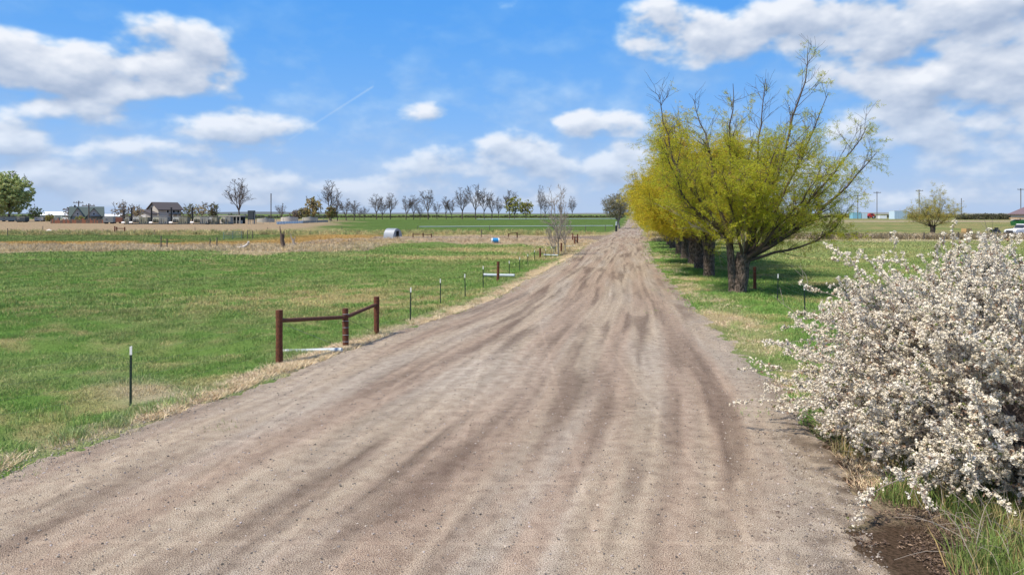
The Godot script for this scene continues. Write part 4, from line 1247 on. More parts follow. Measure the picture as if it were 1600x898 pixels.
	for k in fp.size():
		var p := on_ground(fp[k][0], fp[k][1])
		var o := thing("field_fence_post", "thin dark fence post %s" % words[k], "fence post", p, 0.0, "field fence posts left of the road")
		part("shaft", log_mesh(Vector3(0, -0.2, 0), Vector3(rr(-0.04, 0.04), fp[k][2], 0), 0.055, M.pole_wood), o)
		part("wire_loop", ring(Vector3(0, fp[k][2] * 0.8, 0), 0.06, 0.005, M.wire), o)
	# white stone on the bank
	var stone := on_ground(76, 361)
	var rm := MB.new()
	rm.tube(PackedVector3Array([Vector3(-0.55, 0.0, 0), Vector3(-0.4, 0.12, 0), Vector3(0, 0.2, 0.05), Vector3(0.4, 0.12, 0), Vector3(0.6, 0.0, 0)]), PackedFloat32Array([0.05, 0.25, 0.33, 0.22, 0.04]), 8, true, Color.WHITE, 0.12)
	var ro := top("white_stone", rm.mesh(M.driftwood)); ro.position = stone
	tag(ro, "white stone lying on the earth bank at the far left", "stone")
	# long gated irrigation pipes across the bright field
	pipe("nearer long white irrigation pipe across the bright green field", on_ground(655, 355), on_ground(958, 353), 0.11)
	pipe("farther long white irrigation pipe below the horizon trees", on_ground(745, 343.2), on_ground(962, 342.2), 0.22)
	# valve post by the road with a white cap
	var vp := on_ground(963, 361.5)
	var vo := thing("valve_post", "dark roadside valve post with a white upper pipe before the grey tree", "valve", vp)
	part("base", log_mesh(Vector3(0, -0.2, 0), Vector3(0, 1.25, 0), 0.22, M.black_metal), vo)
	part("riser", log_mesh(Vector3(0, 1.25, 0), Vector3(0.05, 2.1, 0), 0.14, M.white_pipe), vo)
	# pale bare saplings left of the road
	var sp := [["tallest pale bare sapling, left of the road beyond the fence", 873, 398, 6.2, 1.5, 0.075], ["smaller pale sapling right of the tallest bare sapling", 884, 395, 3.6, 1.2, 0.05], ["low pale sapling leaning left of the tallest bare sapling", 866, 399, 2.8, 1.0, 0.04]]
	for q in sp:
		bare_tree(q[3], q[4], q[5], 0.62, 0.014, M.grey_branch, "bare_sapling", q[0], "pale saplings left of the road", on_ground(q[1], q[2]), 1.1)
	# right pasture fence
	var lastp := Vector3.ZERO
	for k in 9:
		var p := on_ground(1232 + 53.2 * k, 374.6)
		var o := thing("dark_fence_post", "dark post of the far right pasture fence, %s from the willow row" % ["first", "second", "third", "fourth", "fifth", "sixth", "seventh", "eighth", "ninth"][k], "fence post", p, 0.0, "posts of the far right pasture fence")
		part("shaft", log_mesh(Vector3(0, -0.2, 0), Vector3(rr(-0.03, 0.03), 1.12, 0), 0.075, M.pole_wood), o)
		part("cap", log_mesh(Vector3(0, 1.12, 0), Vector3(0, 1.15, 0), 0.085, M.black_metal), o)
		if k > 0:
			pass
		lastp = p
	for k in 4:
		var a := on_ground(1180, 374.6) + Vector3(0, 0.3 + 0.25 * k, 0.09); var b := lastp + Vector3(4, 0.3 + 0.25 * k, 0.09)
		tag(top("fence_wire", line_mesh(PackedVector3Array([a, a.lerp(b, 0.5), b]), 0.012, M.pole_wood)), "%s strand of the far right pasture fence" % ["lowest", "second", "third", "topmost"][k], "wire", "strands of the far right pasture fence")

# ------------------------------------------------------------------ trees on the horizon
func far_trees() -> void:
	rng.seed = 700
	var clump := sprig(10, 0.35, 0.42, 0.14).mesh(M.willow_leaf, false, true)
	var G := "bare trees along the horizon"
	var kinds := []
	# px, py of the foot, height in px, spread factor, kind
	var row := [[373, 345, 58, 1.0, 0], [440, 345, 24, 1.0, 1], [515, 344, 54, 0.9, 0], [527, 345, 30, 0.9, 3], [541, 344.5, 30, 1.2, 1], [553, 344, 28, 1.2, 2], [562, 343, 16, 1.0, 3], [569, 343, 18, 1.0, 1], [588, 342.5, 36, 1.0, 2], [597, 342.5, 26, 1.2, 1], [610, 342.5, 36, 0.9, 0], [634, 343, 32, 1.0, 1], [646, 343, 35, 0.9, 2], [669, 342.5, 41, 1.0, 3], [683, 342.5, 24, 0.8, 1], [697, 342, 32, 1.0, 2], [706, 342, 25, 1.0, 1], [722, 342, 43, 1.0, 0], [743, 342, 48, 0.8, 3], [757, 342, 42, 0.75, 1], [768, 342, 36, 0.9, 2], [779, 342, 28, 0.7, 0], [796, 342, 40, 0.9, 3], [845, 342, 46, 0.45, 0], [852, 342, 30, 0.8, 1], [876, 342, 24, 0.6, 2], [894, 341, 30, 0.7, 0], [656, 343, 20, 1.1, 2]]
	var nth := ["first", "second", "third", "fourth", "fifth", "sixth", "seventh", "eighth", "ninth", "tenth", "eleventh", "twelfth", "thirteenth", "fourteenth", "fifteenth", "sixteenth", "seventeenth", "eighteenth", "nineteenth", "twentieth", "twenty-first", "twenty-second", "twenty-third", "twenty-fourth", "twenty-fifth", "twenty-sixth", "twenty-seventh", "twenty-eighth"]
	row.sort_custom(func(a, b): return a[0] < b[0])
	for k in 4:
		rng.seed = 710 + k
		kinds.append(bare_tree(20.0, [5.4, 7.0, 6.2, 5.0][k], 0.36, [0.55, 0.40, 0.45, 0.6][k], 0.066, M.far_bark, "bare_tree", "", G, Vector3.ZERO, 1.6))
	var used := {}
	for k in row.size():
		var q: Array = row[k]
		var p := on_ground(q[0], q[1])
		var s: float = q[2] * 1.1 / FOC * -p.z / 20.0
		var lb := "bare tree on the horizon left of the road, %s counting from the left" % nth[k]
		if k == 0: lb = "tall lone bare tree behind the equipment yard"
		var kind: int = q[4]
		if not used.has(kind):
			used[kind] = true
			kinds[kind].position = p; kinds[kind].scale = Vector3(s * q[3] * 1.15, s, s * q[3] * 1.15); kinds[kind].set_meta("label", lb)
		else:
			copy_of(kinds[kind], lb, p, rr(0, TAU), Vector3(s * q[3] * 1.15, s, s * q[3] * 1.15))
	# trees that carry leaf or fine dense twigs
	var leafed := [
		["budding brownish green tree right of the dark tank tower", 489, 345, 37, 0.52, Color(0.14, 0.13, 0.05), Color(0.22, 0.17, 0.09), 700],
		["small green-tinged tree just left of the tallest bare pair", 476, 345, 22, 0.6, Color(0.10, 0.11, 0.05), Color(0.18, 0.14, 0.08), 380],
		["yellow-green low tree among the bare horizon trees, larger of two", 804, 342, 35, 0.66, Color(0.20, 0.19, 0.03), Color(0.12, 0.13, 0.03), 800],
		["yellow-green low tree among the bare horizon trees, smaller of two", 822, 342, 28, 0.62, Color(0.19, 0.17, 0.035), Color(0.12, 0.12, 0.03), 560],
		["russet budding tree under the tallest bare pair", 517, 345, 22, 0.6, Color(0.15, 0.11, 0.055), Color(0.10, 0.11, 0.04), 420]]
	for q in leafed:
		rng.seed = int(q[1])
		var p := on_ground(q[1], q[2])
		var h: float = q[3] / FOC * -p.z
		var o := bare_tree(h, h * 0.3, 0.3, 0.5, 0.08, M.far_bark, "budding_tree", q[0], "budding trees on the horizon", p, 0.9)
		leafy(o, clump, int(q[7] * 0.75), Vector3(0, h * 0.60, 0), Vector3(h * q[4] * 0.72, h * 0.42, h * q[4] * 0.72), q[5] * 2.4, q[6] * 2.4, 1.5, 0.05)
	# the grey, densely twigged tree by the road
	rng.seed = 760
	var gp := on_ground(967, 357)
	var gt := bare_tree(8.6, 3.7, 0.30, 0.42, 0.022, M.grey_branch, "roadside_tree", "grey densely twigged tree left of the road where it narrows", "", gp, 1.9)
	leafy(gt, sprig(10, 0.25, 0.18, 0.03).mesh(M.willow_leaf, false, true), 3600, Vector3(-0.2, 5.6, 0), Vector3(4.1, 3.2, 4.1), Color(0.36, 0.33, 0.25), Color(0.20, 0.21, 0.12), 1.4, 0.4)
	# big leafy tree at the left edge
	rng.seed = 770
	var lp := on_ground(14, 346)
	var h := 75.0 / FOC * -lp.z
	var big := bare_tree(h, h * 0.36, 0.5, 0.45, 0.09, M.far_bark, "leafy_tree", "big pale green leafy tree at the left edge of the photograph", "", lp, 0.8)
	leafy(big, clump, 5200, Vector3(-1.5, h * 0.58, 0), Vector3(h * 0.50, h * 0.44, h * 0.5), Color(0.52, 0.57, 0.27), Color(0.38, 0.46, 0.20), 1.7, 0.2)
	# scrub around the far houses and on the horizons: each one a bush of its own
	var scrub := [["dark green bush right of the big leafy tree", 54, 345, 24, 1.0, Color(0.05, 0.075, 0.03)], ["olive bush at the foot of the leafy tree", 76, 346, 12, 1.2, Color(0.17, 0.16, 0.06)], ["bare grey bush left of the gabled house", 110, 345, 24, 1.1, Color(0.14, 0.12, 0.10)], ["olive shrub before the gabled house", 125, 347, 10, 1.4, Color(0.15, 0.15, 0.06)], ["bare spreading tree left of the first black stack", 192, 346, 34, 1.1, Color(0.17, 0.14, 0.10)], ["tan bare shrub behind the second stack", 213, 346, 27, 0.8, Color(0.26, 0.22, 0.15)],
		["dark bushy tree right of the large house", 297, 345, 28, 1.1, Color(0.11, 0.11, 0.05)], ["pale spring tree right of the dark bushy one", 315, 345, 30, 1.0, Color(0.26, 0.23, 0.15)], ["dark conifer-like shrub behind the yard", 333, 345, 30, 0.6, Color(0.10, 0.10, 0.05)], ["small green bush left of the lone bare tree", 361, 345, 12, 0.9, Color(0.06, 0.09, 0.03)], ["brown low bush left of the budding trees", 462, 345, 18, 1.2, Color(0.15, 0.12, 0.09)]]
	for q in scrub:
		var p := on_ground(q[1], q[2])
		var hh: float = q[3] / FOC * -p.z
		var o := bare_tree(hh, hh * 0.42, 0.22, 0.4, 0.07, M.far_bark, "far_shrub", q[0], "shrubs round the far yard", p, 0.6)
		var c: Color = q[5]
		leafy(o, clump, 240, Vector3(0, hh * 0.5, 0), Vector3(hh * 0.45 * q[4], hh * 0.42, hh * 0.45 * q[4]), c * 2.3, c * 1.6, 1.2, 0.0)

# ------------------------------------------------------------------ far buildings, yard and vehicles
func boxm(ctr: Vector3, size: Vector3, mt: Material, bs := Basis.IDENTITY) -> ArrayMesh:
	var m := MB.new()
	m.box(ctr, size, bs)
	return m.mesh(mt)
func gable_roof(w: float, dep: float, eave: float, ridge: float, over: float, along_x: bool, mt: Material, thick := 0.25) -> ArrayMesh:   # centred on the origin
	var m := MB.new()
	var run := (dep if along_x else w) * 0.5
	var slope := (ridge - eave) / run
	for s: float in [-1.0, 1.0]:
		var lo := Vector3(0, eave - over * slope, s * (run + over)); var hi := Vector3(0, ridge, 0)
		var hl := (w if along_x else dep) * 0.5 + over
		var up := Vector3(0, thick, 0)
		var P := []
		for q in [[-hl, lo], [hl, lo], [hl, hi], [-hl, hi]]:
			P.append(Vector3(q[0], q[1].y, q[1].z))
		if not along_x:
			for k in 4: P[k] = Vector3(P[k].z, P[k].y, P[k].x)
		var ctr: Vector3 = (P[0] + P[1] + P[2] + P[3]) * 0.25
		var nn: Vector3 = (P[1] - P[0]).cross(P[3] - P[0]).normalized()
		if nn.y < 0: nn = -nn
		m.quad(P[0] + up, P[1] + up, P[2] + up, P[3] + up, nn)
		m.quad(P[0], P[1], P[2], P[3], -nn)
		m.quad(P[0], P[1], P[1] + up, P[0] + up, (Vector3(ctr.x, 0, ctr.z)).normalized())
		for e in [[0, 3], [1, 2]]:
			var sd: Vector3 = (P[e[0]] - P[1 if e[0] == 0 else 0]).normalized()
			m.quad(P[e[0]], P[e[1]], P[e[1]] + up, P[e[0]] + up, sd)
	return m.mesh(mt)
func gable_wall(w: float, y0: float, y1: float, at: Vector3, face: Vector3, mt: Material) -> ArrayMesh:    # a thick triangular gable end
	var m := MB.new()
	var u := Vector3.UP.cross(face) * w * 0.5
	var f := face * 0.12
	m.tri(at - u + Vector3(0, y0, 0) + f, at + u + Vector3(0, y0, 0) + f, at + Vector3(0, y1, 0) + f, face)
	m.tri(at - u + Vector3(0, y0, 0) - f, at + u + Vector3(0, y0, 0) - f, at + Vector3(0, y1, 0) - f, -face)
	return m.mesh(mt)
func window_on(o: Node3D, at: Vector3, w: float, h: float, frame: Material) -> void:       # faces +z
	var f := part("window", boxm(at, Vector3(w, h, 0.10), frame), o)
	var m := MB.new()
	m.box(at + Vector3(0, 0, 0.055), Vector3(w * 0.82, h * 0.82, 0.02))
	part("pane", m.mesh(M.window_glass), f)
func power_pole(label: String, foot: Vector3, h: float, arms := 1, turn := 0.0) -> void:
	var o := thing("power_pole", label, "pole", foot, turn, "poles on the horizon")
	part("shaft", log_mesh(Vector3(0, -0.3, 0), Vector3(0, h, 0), 0.24, M.pole_wood), o)
	for k in arms:
		part("crossarm", boxm(Vector3(0, h - 0.9 - 1.6 * k, 0.3), Vector3(5.2 - k, 0.32, 0.24), M.pole_wood), o)
		for x: float in [-2.2, -0.8, 0.8, 2.2]:
			part("insulator", boxm(Vector3(x, h - 0.5 - 1.6 * k, 0.3), Vector3(0.2, 0.5, 0.2), M.tank_grey), o)
func far_left() -> void:
	rng.seed = 800
	# large two-storey house
	var hp := on_ground(257, 345)
	var sc := -hp.z / FOC                    # metres per pixel there
	var H := thing("farmhouse", "large pale two-storey house with brown roof behind the black stacks", "house", hp, 1.1)
	var w := 40 * sc; var dp := 24 * sc; var ev := 18.5 * sc; var rd := 28 * sc
	part("wall", boxm(Vector3(0, ev * 0.5, 0), Vector3(w, ev, dp), M.house_wall), H)
	part("roof", gable_roof(w, dp, ev, rd, 0.9, true, M.roof_brown, 0.35), H)
	for s: float in [-1.0, 1.0]: part("gable", gable_wall(dp, ev, rd - 0.1, Vector3(s * (w * 0.5 - 0.12), 0, 0), Vector3(s, 0, 0), M.house_wall), H)
	for x: float in [-0.1, 0.16, 0.36]: window_on(H, Vector3(x * w, ev * 0.78, dp * 0.5 + 0.04), 1.4, 1.6, M.white_paint)
	var porch := part("porch_roof", boxm(Vector3(w * 0.22, ev * 0.56, dp * 0.5 + 1.2), Vector3(w * 0.52, 0.3, 2.4), M.roof_brown), H)
	for x: float in [0.0, 0.22, 0.44]: part("porch_post", boxm(Vector3(w * x, ev * 0.28, dp * 0.5 + 2.2), Vector3(0.22, ev * 0.545, 0.22), M.white_paint), porch)
	part("door", boxm(Vector3(w * 0.2, 1.1, dp * 0.5 + 0.05), Vector3(1.1, 2.2, 0.1), M.roof_brown), H)
	var gp := on_ground(226, 345.4)
	var Gg := thing("garage", "low pale garage with brown roof left of the large house", "garage", gp, 0.0)
	var gw := 27 * sc
	part("wall", boxm(Vector3(0, 5.5 * sc, 0), Vector3(gw, 11 * sc, 7), M.house_wall), Gg)
	part("roof", gable_roof(gw, 7, 11 * sc, 16.5 * sc, 0.6, false, M.roof_brown, 0.3), Gg)
	part("gable", gable_wall(gw, 11 * sc, 16.4 * sc, Vector3(0, 0, 3.4), Vector3(0, 0, 1), M.house_wall), Gg)
	part("garage_door", boxm(Vector3(0, 1.5, 3.55), Vector3(gw * 0.5, 2.8, 0.1), M.white_paint), Gg)
	# small gabled house
	var sp := on_ground(135, 346)
	sc = -sp.z / FOC
	var S := thing("gabled_house", "small house with green roof and two pale front gables at far left", "house", sp, 0.5)
	w = 42 * sc; ev = 9 * sc; rd = 22.5 * sc
	part("wall", boxm(Vector3(0, ev * 0.5, 0), Vector3(w, ev, 8), M.house_wall_green), S)
	part("roof", gable_roof(w, 8, ev, rd, 0.7, true, M.roof_green, 0.3), S)
	for e in [[-0.27, 15.0, 21.5], [0.24, 18.0, 20.5]]:
		var gwid: float = e[1] * sc
		var bay := part("front_gable", boxm(Vector3(e[0] * w, ev * 0.5, 4.6), Vector3(gwid, ev, 1.2), M.house_wall_green), S)
		part("gable_face", gable_wall(gwid, ev, e[2] * sc, Vector3(e[0] * w, 0, 5.1), Vector3(0, 0, 1), M.house_wall_grey), bay)
		part("gable_roof", gable_roof(gwid, 6, ev, e[2] * sc, 0.35, false, M.roof_green, 0.25), bay, Vector3(e[0] * w, 0, 2.6))
		window_on(S, Vector3(e[0] * w, ev + 0.9, 5.24), 0.9, 1.1, M.white_paint)
	part("porch_roof", boxm(Vector3(w * 0.36, ev * 0.9, 6.2), Vector3(w * 0.42, 0.3, 2.2), M.roof_brown), S)
	part("chimney", boxm(Vector3(-w * 0.38, rd, 0), Vector3(0.7, 2.0, 0.7), M.roof_brown), S)
	# greenhouses
	for e in [["longer white greenhouse left of the gabled house", 93, 341.5, 46, 10.5], ["shorter white greenhouse right of the gabled house", 176, 341.0, 34, 6.5]]:
		var p := on_ground(e[1], e[2])
		var s := -p.z / FOC
		var o := thing("greenhouse", e[0], "greenhouse", p, 0.0, "white greenhouses")
		part("wall", boxm(Vector3(0, e[4] * s * 0.25, 0), Vector3(e[3] * s, e[4] * s * 0.5, 12), M.tank_grey), o)
		part("roof", gable_roof(e[3] * s, 12, e[4] * s * 0.5, e[4] * s, 0.3, true, M.greenhouse, 0.2), o)
		for k in 5: part("rib", boxm(Vector3((k - 2) * e[3] * s * 0.22, e[4] * s * 0.26, 6.06), Vector3(0.35, e[4] * s * 0.5, 0.1), M.white_paint), o)
	power_pole("short power pole at the left gable of the small house", on_ground(122, 345), 31 * 0.327)
	power_pole("thin pole rising between the front gables of the small house", on_ground(138, 348), 28 * 0.28, 1)
	power_pole("tall lone mast right of the dark tank tower", on_ground(423, 345), 40 * 0.35, 0)
	# yard fence of weathered boards
	var fa := on_ground(78, 349); var fb := on_ground(163, 349)
	var fo := thing("board_fence", "long weathered brown board fence before the small gabled house", "fence", fa)
	var nb := 40
	for k in nb:
		var p := (fb - fa) * ((k + 0.5) / nb)
		var hh := rr(1.1, 2.0)
		part("board", boxm(p + Vector3(0, hh * 0.5, rr(-0.04, 0.04)), Vector3((fb - fa).length() / nb * 0.86, hh, 0.09), M.rust if rng.randf() < 0.55 else M.grey_wood), fo)
	for y: float in [0.5, 1.0]: part("rail", boxm((fb - fa) * 0.5 + Vector3(0, y, -0.14), Vector3((fb - fa).length(), 0.14, 0.1), M.grey_wood), fo)
	# parked vehicles, trailers and tanks scattered through the far-left yard
	var junk := [["pale trailer under the big leafy tree", 12, 346, 20, 7, M.tank_pale], ["dark flatbed trailer loaded high right of the leafy tree's foot", 34, 347, 16, 8, M.tank_dark], ["tan camper parked beside the dark bush", 62, 346, 13, 7, M.house_wall], ["grey trailer behind the board fence", 84, 345, 14, 6, M.tank_grey], ["white trailer left of the gabled house", 104, 346, 9, 6, M.white_plastic], ["grey-green shed box right of the gabled house", 170, 349.5, 14, 11, M.tank_grey], ["rust brown container left of the first black stack", 183, 349, 15, 10, M.rust]]
	for e in junk:
		var p := on_ground(e[1], e[2])
		var s := -p.z / FOC
		var o := thing("yard_trailer", e[0], "trailer", p, rr(-0.3, 0.3), "trailers and boxes in the far yard")
		var lw: float = e[3] * s; var lh: float = e[4] * s
		part("body", boxm(Vector3(0, lh * 0.58, 0), Vector3(lw, lh * 0.74, 2.4), e[5]), o)
		part("top", boxm(Vector3(0, lh * 0.975, 0), Vector3(lw * 0.94, lh * 0.05, 2.2), M.tank_pale), o)
		for x: float in [-0.3, 0.3]:
			var m := MB.new()
			m.tube(PackedVector3Array([Vector3(x * lw, 0.42, -1.1), Vector3(x * lw, 0.42, 1.1)]), PackedFloat32Array([0.42, 0.42]), 12, true)
			part("wheel", m.mesh(M.rubber), o)
		window_on(o, Vector3(-lw * 0.2, lh * 0.68, 1.22), lw * 0.18, lh * 0.22, M.white_paint)
	# heater-treater skids with tall black stacks
	var xs := [193, 205, 236, 267, 300, 322, 343]
	var nth := ["leftmost small", "second", "third", "fourth", "fifth", "sixth, stackless", "last, stackless"]
	for k in xs.size():
		var p := on_ground(xs[k], 350.3)
		var s := -p.z / FOC
		var o := thing("separator_skid", "%s olive equipment skid from the left%s, before the houses" % [nth[k], " with black stack" if k < 5 else ""], "equipment", p, 0.0, "equipment skids in the yard")
		var x0 := 3.0 * s; var lw := (25.0 if k in [1, 2, 3, 4] else (8.0 if k == 0 else 16.0)) * s
		part("base", boxm(Vector3(x0 + lw * 0.5, 0.16, 0), Vector3(lw, 0.32, 2.6), M.tank_dark), o)
		part("housing", boxm(Vector3(x0 + lw * 0.68, 1.35, -0.2), Vector3(lw * 0.55, 2.05, 2.2), M.tank_olive if k % 2 else M.tank_grey), o)
		var m := MB.new()
		m.tube(PackedVector3Array([Vector3(x0, 1.5, 0.1), Vector3(x0 + 0.25, 1.5, 0.1), Vector3(x0 + lw * 0.42, 1.5, 0.1), Vector3(x0 + lw * 0.46, 1.5, 0.1)]), PackedFloat32Array([0.5, 1.0, 1.0, 0.5]), 14, true)
		part("vessel", m.mesh(M.tank_grey if k % 2 else M.tank_olive), o)
		for j in 7:
			part("pipework", boxm(Vector3(x0 + lw * (0.08 + 0.13 * j), 1.3 + 0.4 * sin(j * 2.3), 1.25), Vector3(0.14, 1.5 + 0.5 * sin(j * 4.1), 0.14), [M.tank_pale, M.tank_dark, M.tank_olive][j % 3]), o)
		part("roof_rail", boxm(Vector3(x0 + lw * 0.5, 2.75, 0.9), Vector3(lw * 0.96, 0.1, 0.1), M.tank_pale), o)
		if k < 5:
			var st := part("stack", log_mesh(Vector3(0, 0.3, 0), Vector3(0, 25.0 * s - (0.8 if k == 0 else 0.0), 0), 0.26, M.black_metal), o)
			part("stack_cap", log_mesh(Vector3(0, 25.0 * s - (0.8 if k == 0 else 0.0), 0), Vector3(0, 25.0 * s + 0.25 - (0.8 if k == 0 else 0.0), 0), 0.34, M.black_metal), st)
			var vm := MB.new()
			vm.tube(PackedVector3Array([Vector3(-0.2, 0.55, 1.3), Vector3(0.0, 0.55, 1.3), Vector3(0.8, 0.55, 1.3), Vector3(1.0, 0.55, 1.3)]), PackedFloat32Array([0.15, 0.36, 0.36, 0.15]), 12, true)
			part("drum", vm.mesh(M.white_paint), o)
	# open shelter, dark tower, containment ring, tanks
	var op := on_ground(362, 349.5)
	var s2 := -op.z / FOC
	var sh := thing("open_shelter", "long low open shelter with pale posts left of the dark tower", "shelter", op)
	part("roof", boxm(Vector3(0, 12.2 * s2, 0), Vector3(34 * s2, 0.5, 5), M.tank_pale), sh)
	part("back_wall", boxm(Vector3(0, 6 * s2, -2.2), Vector3(34 * s2, 12 * s2, 0.2), M.tank_dark), sh)
	for k in 7: part("post", boxm(Vector3((k - 3) * 5.4 * s2, 6 * s2, 2.2), Vector3(0.3, 12 * s2, 0.3), M.tank_pale), sh)
	for k in 6: part("machine", boxm(Vector3((k - 2.5) * 5.4 * s2, 2.6 * s2, 0.4), Vector3(4.2 * s2, 5.2 * s2, 2.0), [M.white_paint, M.tank_olive, M.tank_pale][k % 3]), sh)
	var tp := on_ground(392.5, 350)
	var tw := thing("tank_tower", "dark upright tank tower on legs at the right end of the yard", "tank", tp)
	part("body", boxm(Vector3(0, 13.5 * s2, 0), Vector3(8.5 * s2, 14 * s2, 2.0), M.tank_dark), tw)
	for x: float in [-1, 1]:
		for z: float in [-1, 1]: part("leg", boxm(Vector3(x * 3.6 * s2, 3.25 * s2, z * 0.8), Vector3(0.22, 6.5 * s2, 0.22), M.tank_grey), tw)
	part("ladder", boxm(Vector3(5.0 * s2, 9 * s2, 0.4), Vector3(0.12, 18 * s2, 0.5), M.tank_grey), tw)
	for e in [["pale low tank right of the dark tower", 415, 347, 26, 6.5], ["tan low tank behind the containment wall", 452, 346, 26, 7.5], ["tan tank at the right end behind the wall", 484, 346, 24, 7.0]]:
		var p := on_ground(e[1], e[2]); var s := -p.z / FOC
		var o := thing("storage_tank", e[0], "tank", p, 0.0, "low tanks right of the dark tower")
		var m := MB.new()
		m.tube(PackedVector3Array([Vector3(0, 0, 0), Vector3(0, e[4] * s * 0.86, 0), Vector3(0, e[4] * s, 0)]), PackedFloat32Array([e[3] * s * 0.5, e[3] * s * 0.5, e[3] * s * 0.05]), 28, true)
		part("shell", m.mesh(M.tank_pale if e[1] != 452 else M.house_wall), o)
		part("hatch", boxm(Vector3(0, e[4] * s, 0), Vector3(0.8, 0.5, 0.8), M.tank_grey), o)
	var ca := on_ground(432, 350.2); var cb := on_ground(512, 346.8)
	var cw := thing("containment_wall", "low blue-grey panel wall in front of the tan tanks", "wall", ca)
	for k in 22:
		var p := (cb - ca) * ((k + 0.5) / 22.0)
		var bs := Basis(Vector3.UP, atan2(-(cb - ca).z, (cb - ca).x))
		part("panel", boxm(p + Vector3(0, 0.48, 0), Vector3((cb - ca).length() / 22.0 * 0.93, 0.95, 0.12), M.pale_blue_paint if k < 10 else M.tank_grey, bs), cw)
	for k in 12:
		var p := on_ground(400 + 10.5 * k, 349.9 - 0.2 * k)
		var o := thing("yard_fence_post", "thin pale post of the yard fence, %s right of the dark tower" % ["first", "second", "third", "fourth", "fifth", "sixth", "seventh", "eighth", "ninth", "tenth", "eleventh", "twelfth"][k], "fence post", p, 0.0, "posts of the yard fence")
		part("shaft", log_mesh(Vector3(0, -0.2, 0), Vector3(0, 2.0, 0), 0.07, M.tank_grey), o)
		part("cap", log_mesh(Vector3(0, 2.0, 0), Vector3(0, 2.06, 0), 0.09, M.tank_pale), o)

func wheel(o: Node3D, at: Vector3, r: float, w: float) -> void:        # axle along z
	var m := MB.new()
	m.tube(PackedVector3Array([at - Vector3(0, 0, w * 0.5), at - Vector3(0, 0, w * 0.4), at + Vector3(0, 0, w * 0.4), at + Vector3(0, 0, w * 0.5)]), PackedFloat32Array([r * 0.9, r, r, r * 0.9]), 20, true)
	var t := part("wheel", m.mesh(M.rubber), o)
	var h := MB.new()
	h.tube(PackedVector3Array([at + Vector3(0, 0, w * 0.5), at + Vector3(0, 0, w * 0.5 + 0.02)]), PackedFloat32Array([r * 0.55, r * 0.5]), 14, true)
	part("hub", h.mesh(M.galvanised), t)
func prism(profile: PackedVector2Array, z0: float, z1: float, mt: Material) -> ArrayMesh:      # a side outline given its width
	var m := MB.new()
	var ix := Geometry2D.triangulate_polygon(profile)
	for k in range(0, ix.size(), 3):
		for e in [[z0, -1.0], [z1, 1.0]]:
			m.tri(Vector3(profile[ix[k]].x, profile[ix[k]].y, e[0]), Vector3(profile[ix[k + 1]].x, profile[ix[k + 1]].y, e[0]), Vector3(profile[ix[k + 2]].x, profile[ix[k + 2]].y, e[0]), Vector3(0, 0, e[1]))
	var ctr := Vector2.ZERO
	for p in profile: ctr += p / profile.size()
	for k in profile.size():
		var a := profile[k]; var b := profile[(k + 1) % profile.size()]
		var nn := Vector2(b.y - a.y, a.x - b.x).normalized()
		if nn.dot((a + b) * 0.5 - ctr) < 0: nn = -nn
		m.quad(Vector3(a.x, a.y, z0), Vector3(b.x, b.y, z0), Vector3(b.x, b.y, z1), Vector3(a.x, a.y, z1), Vector3(nn.x, nn.y, 0))
	return m.mesh(mt)
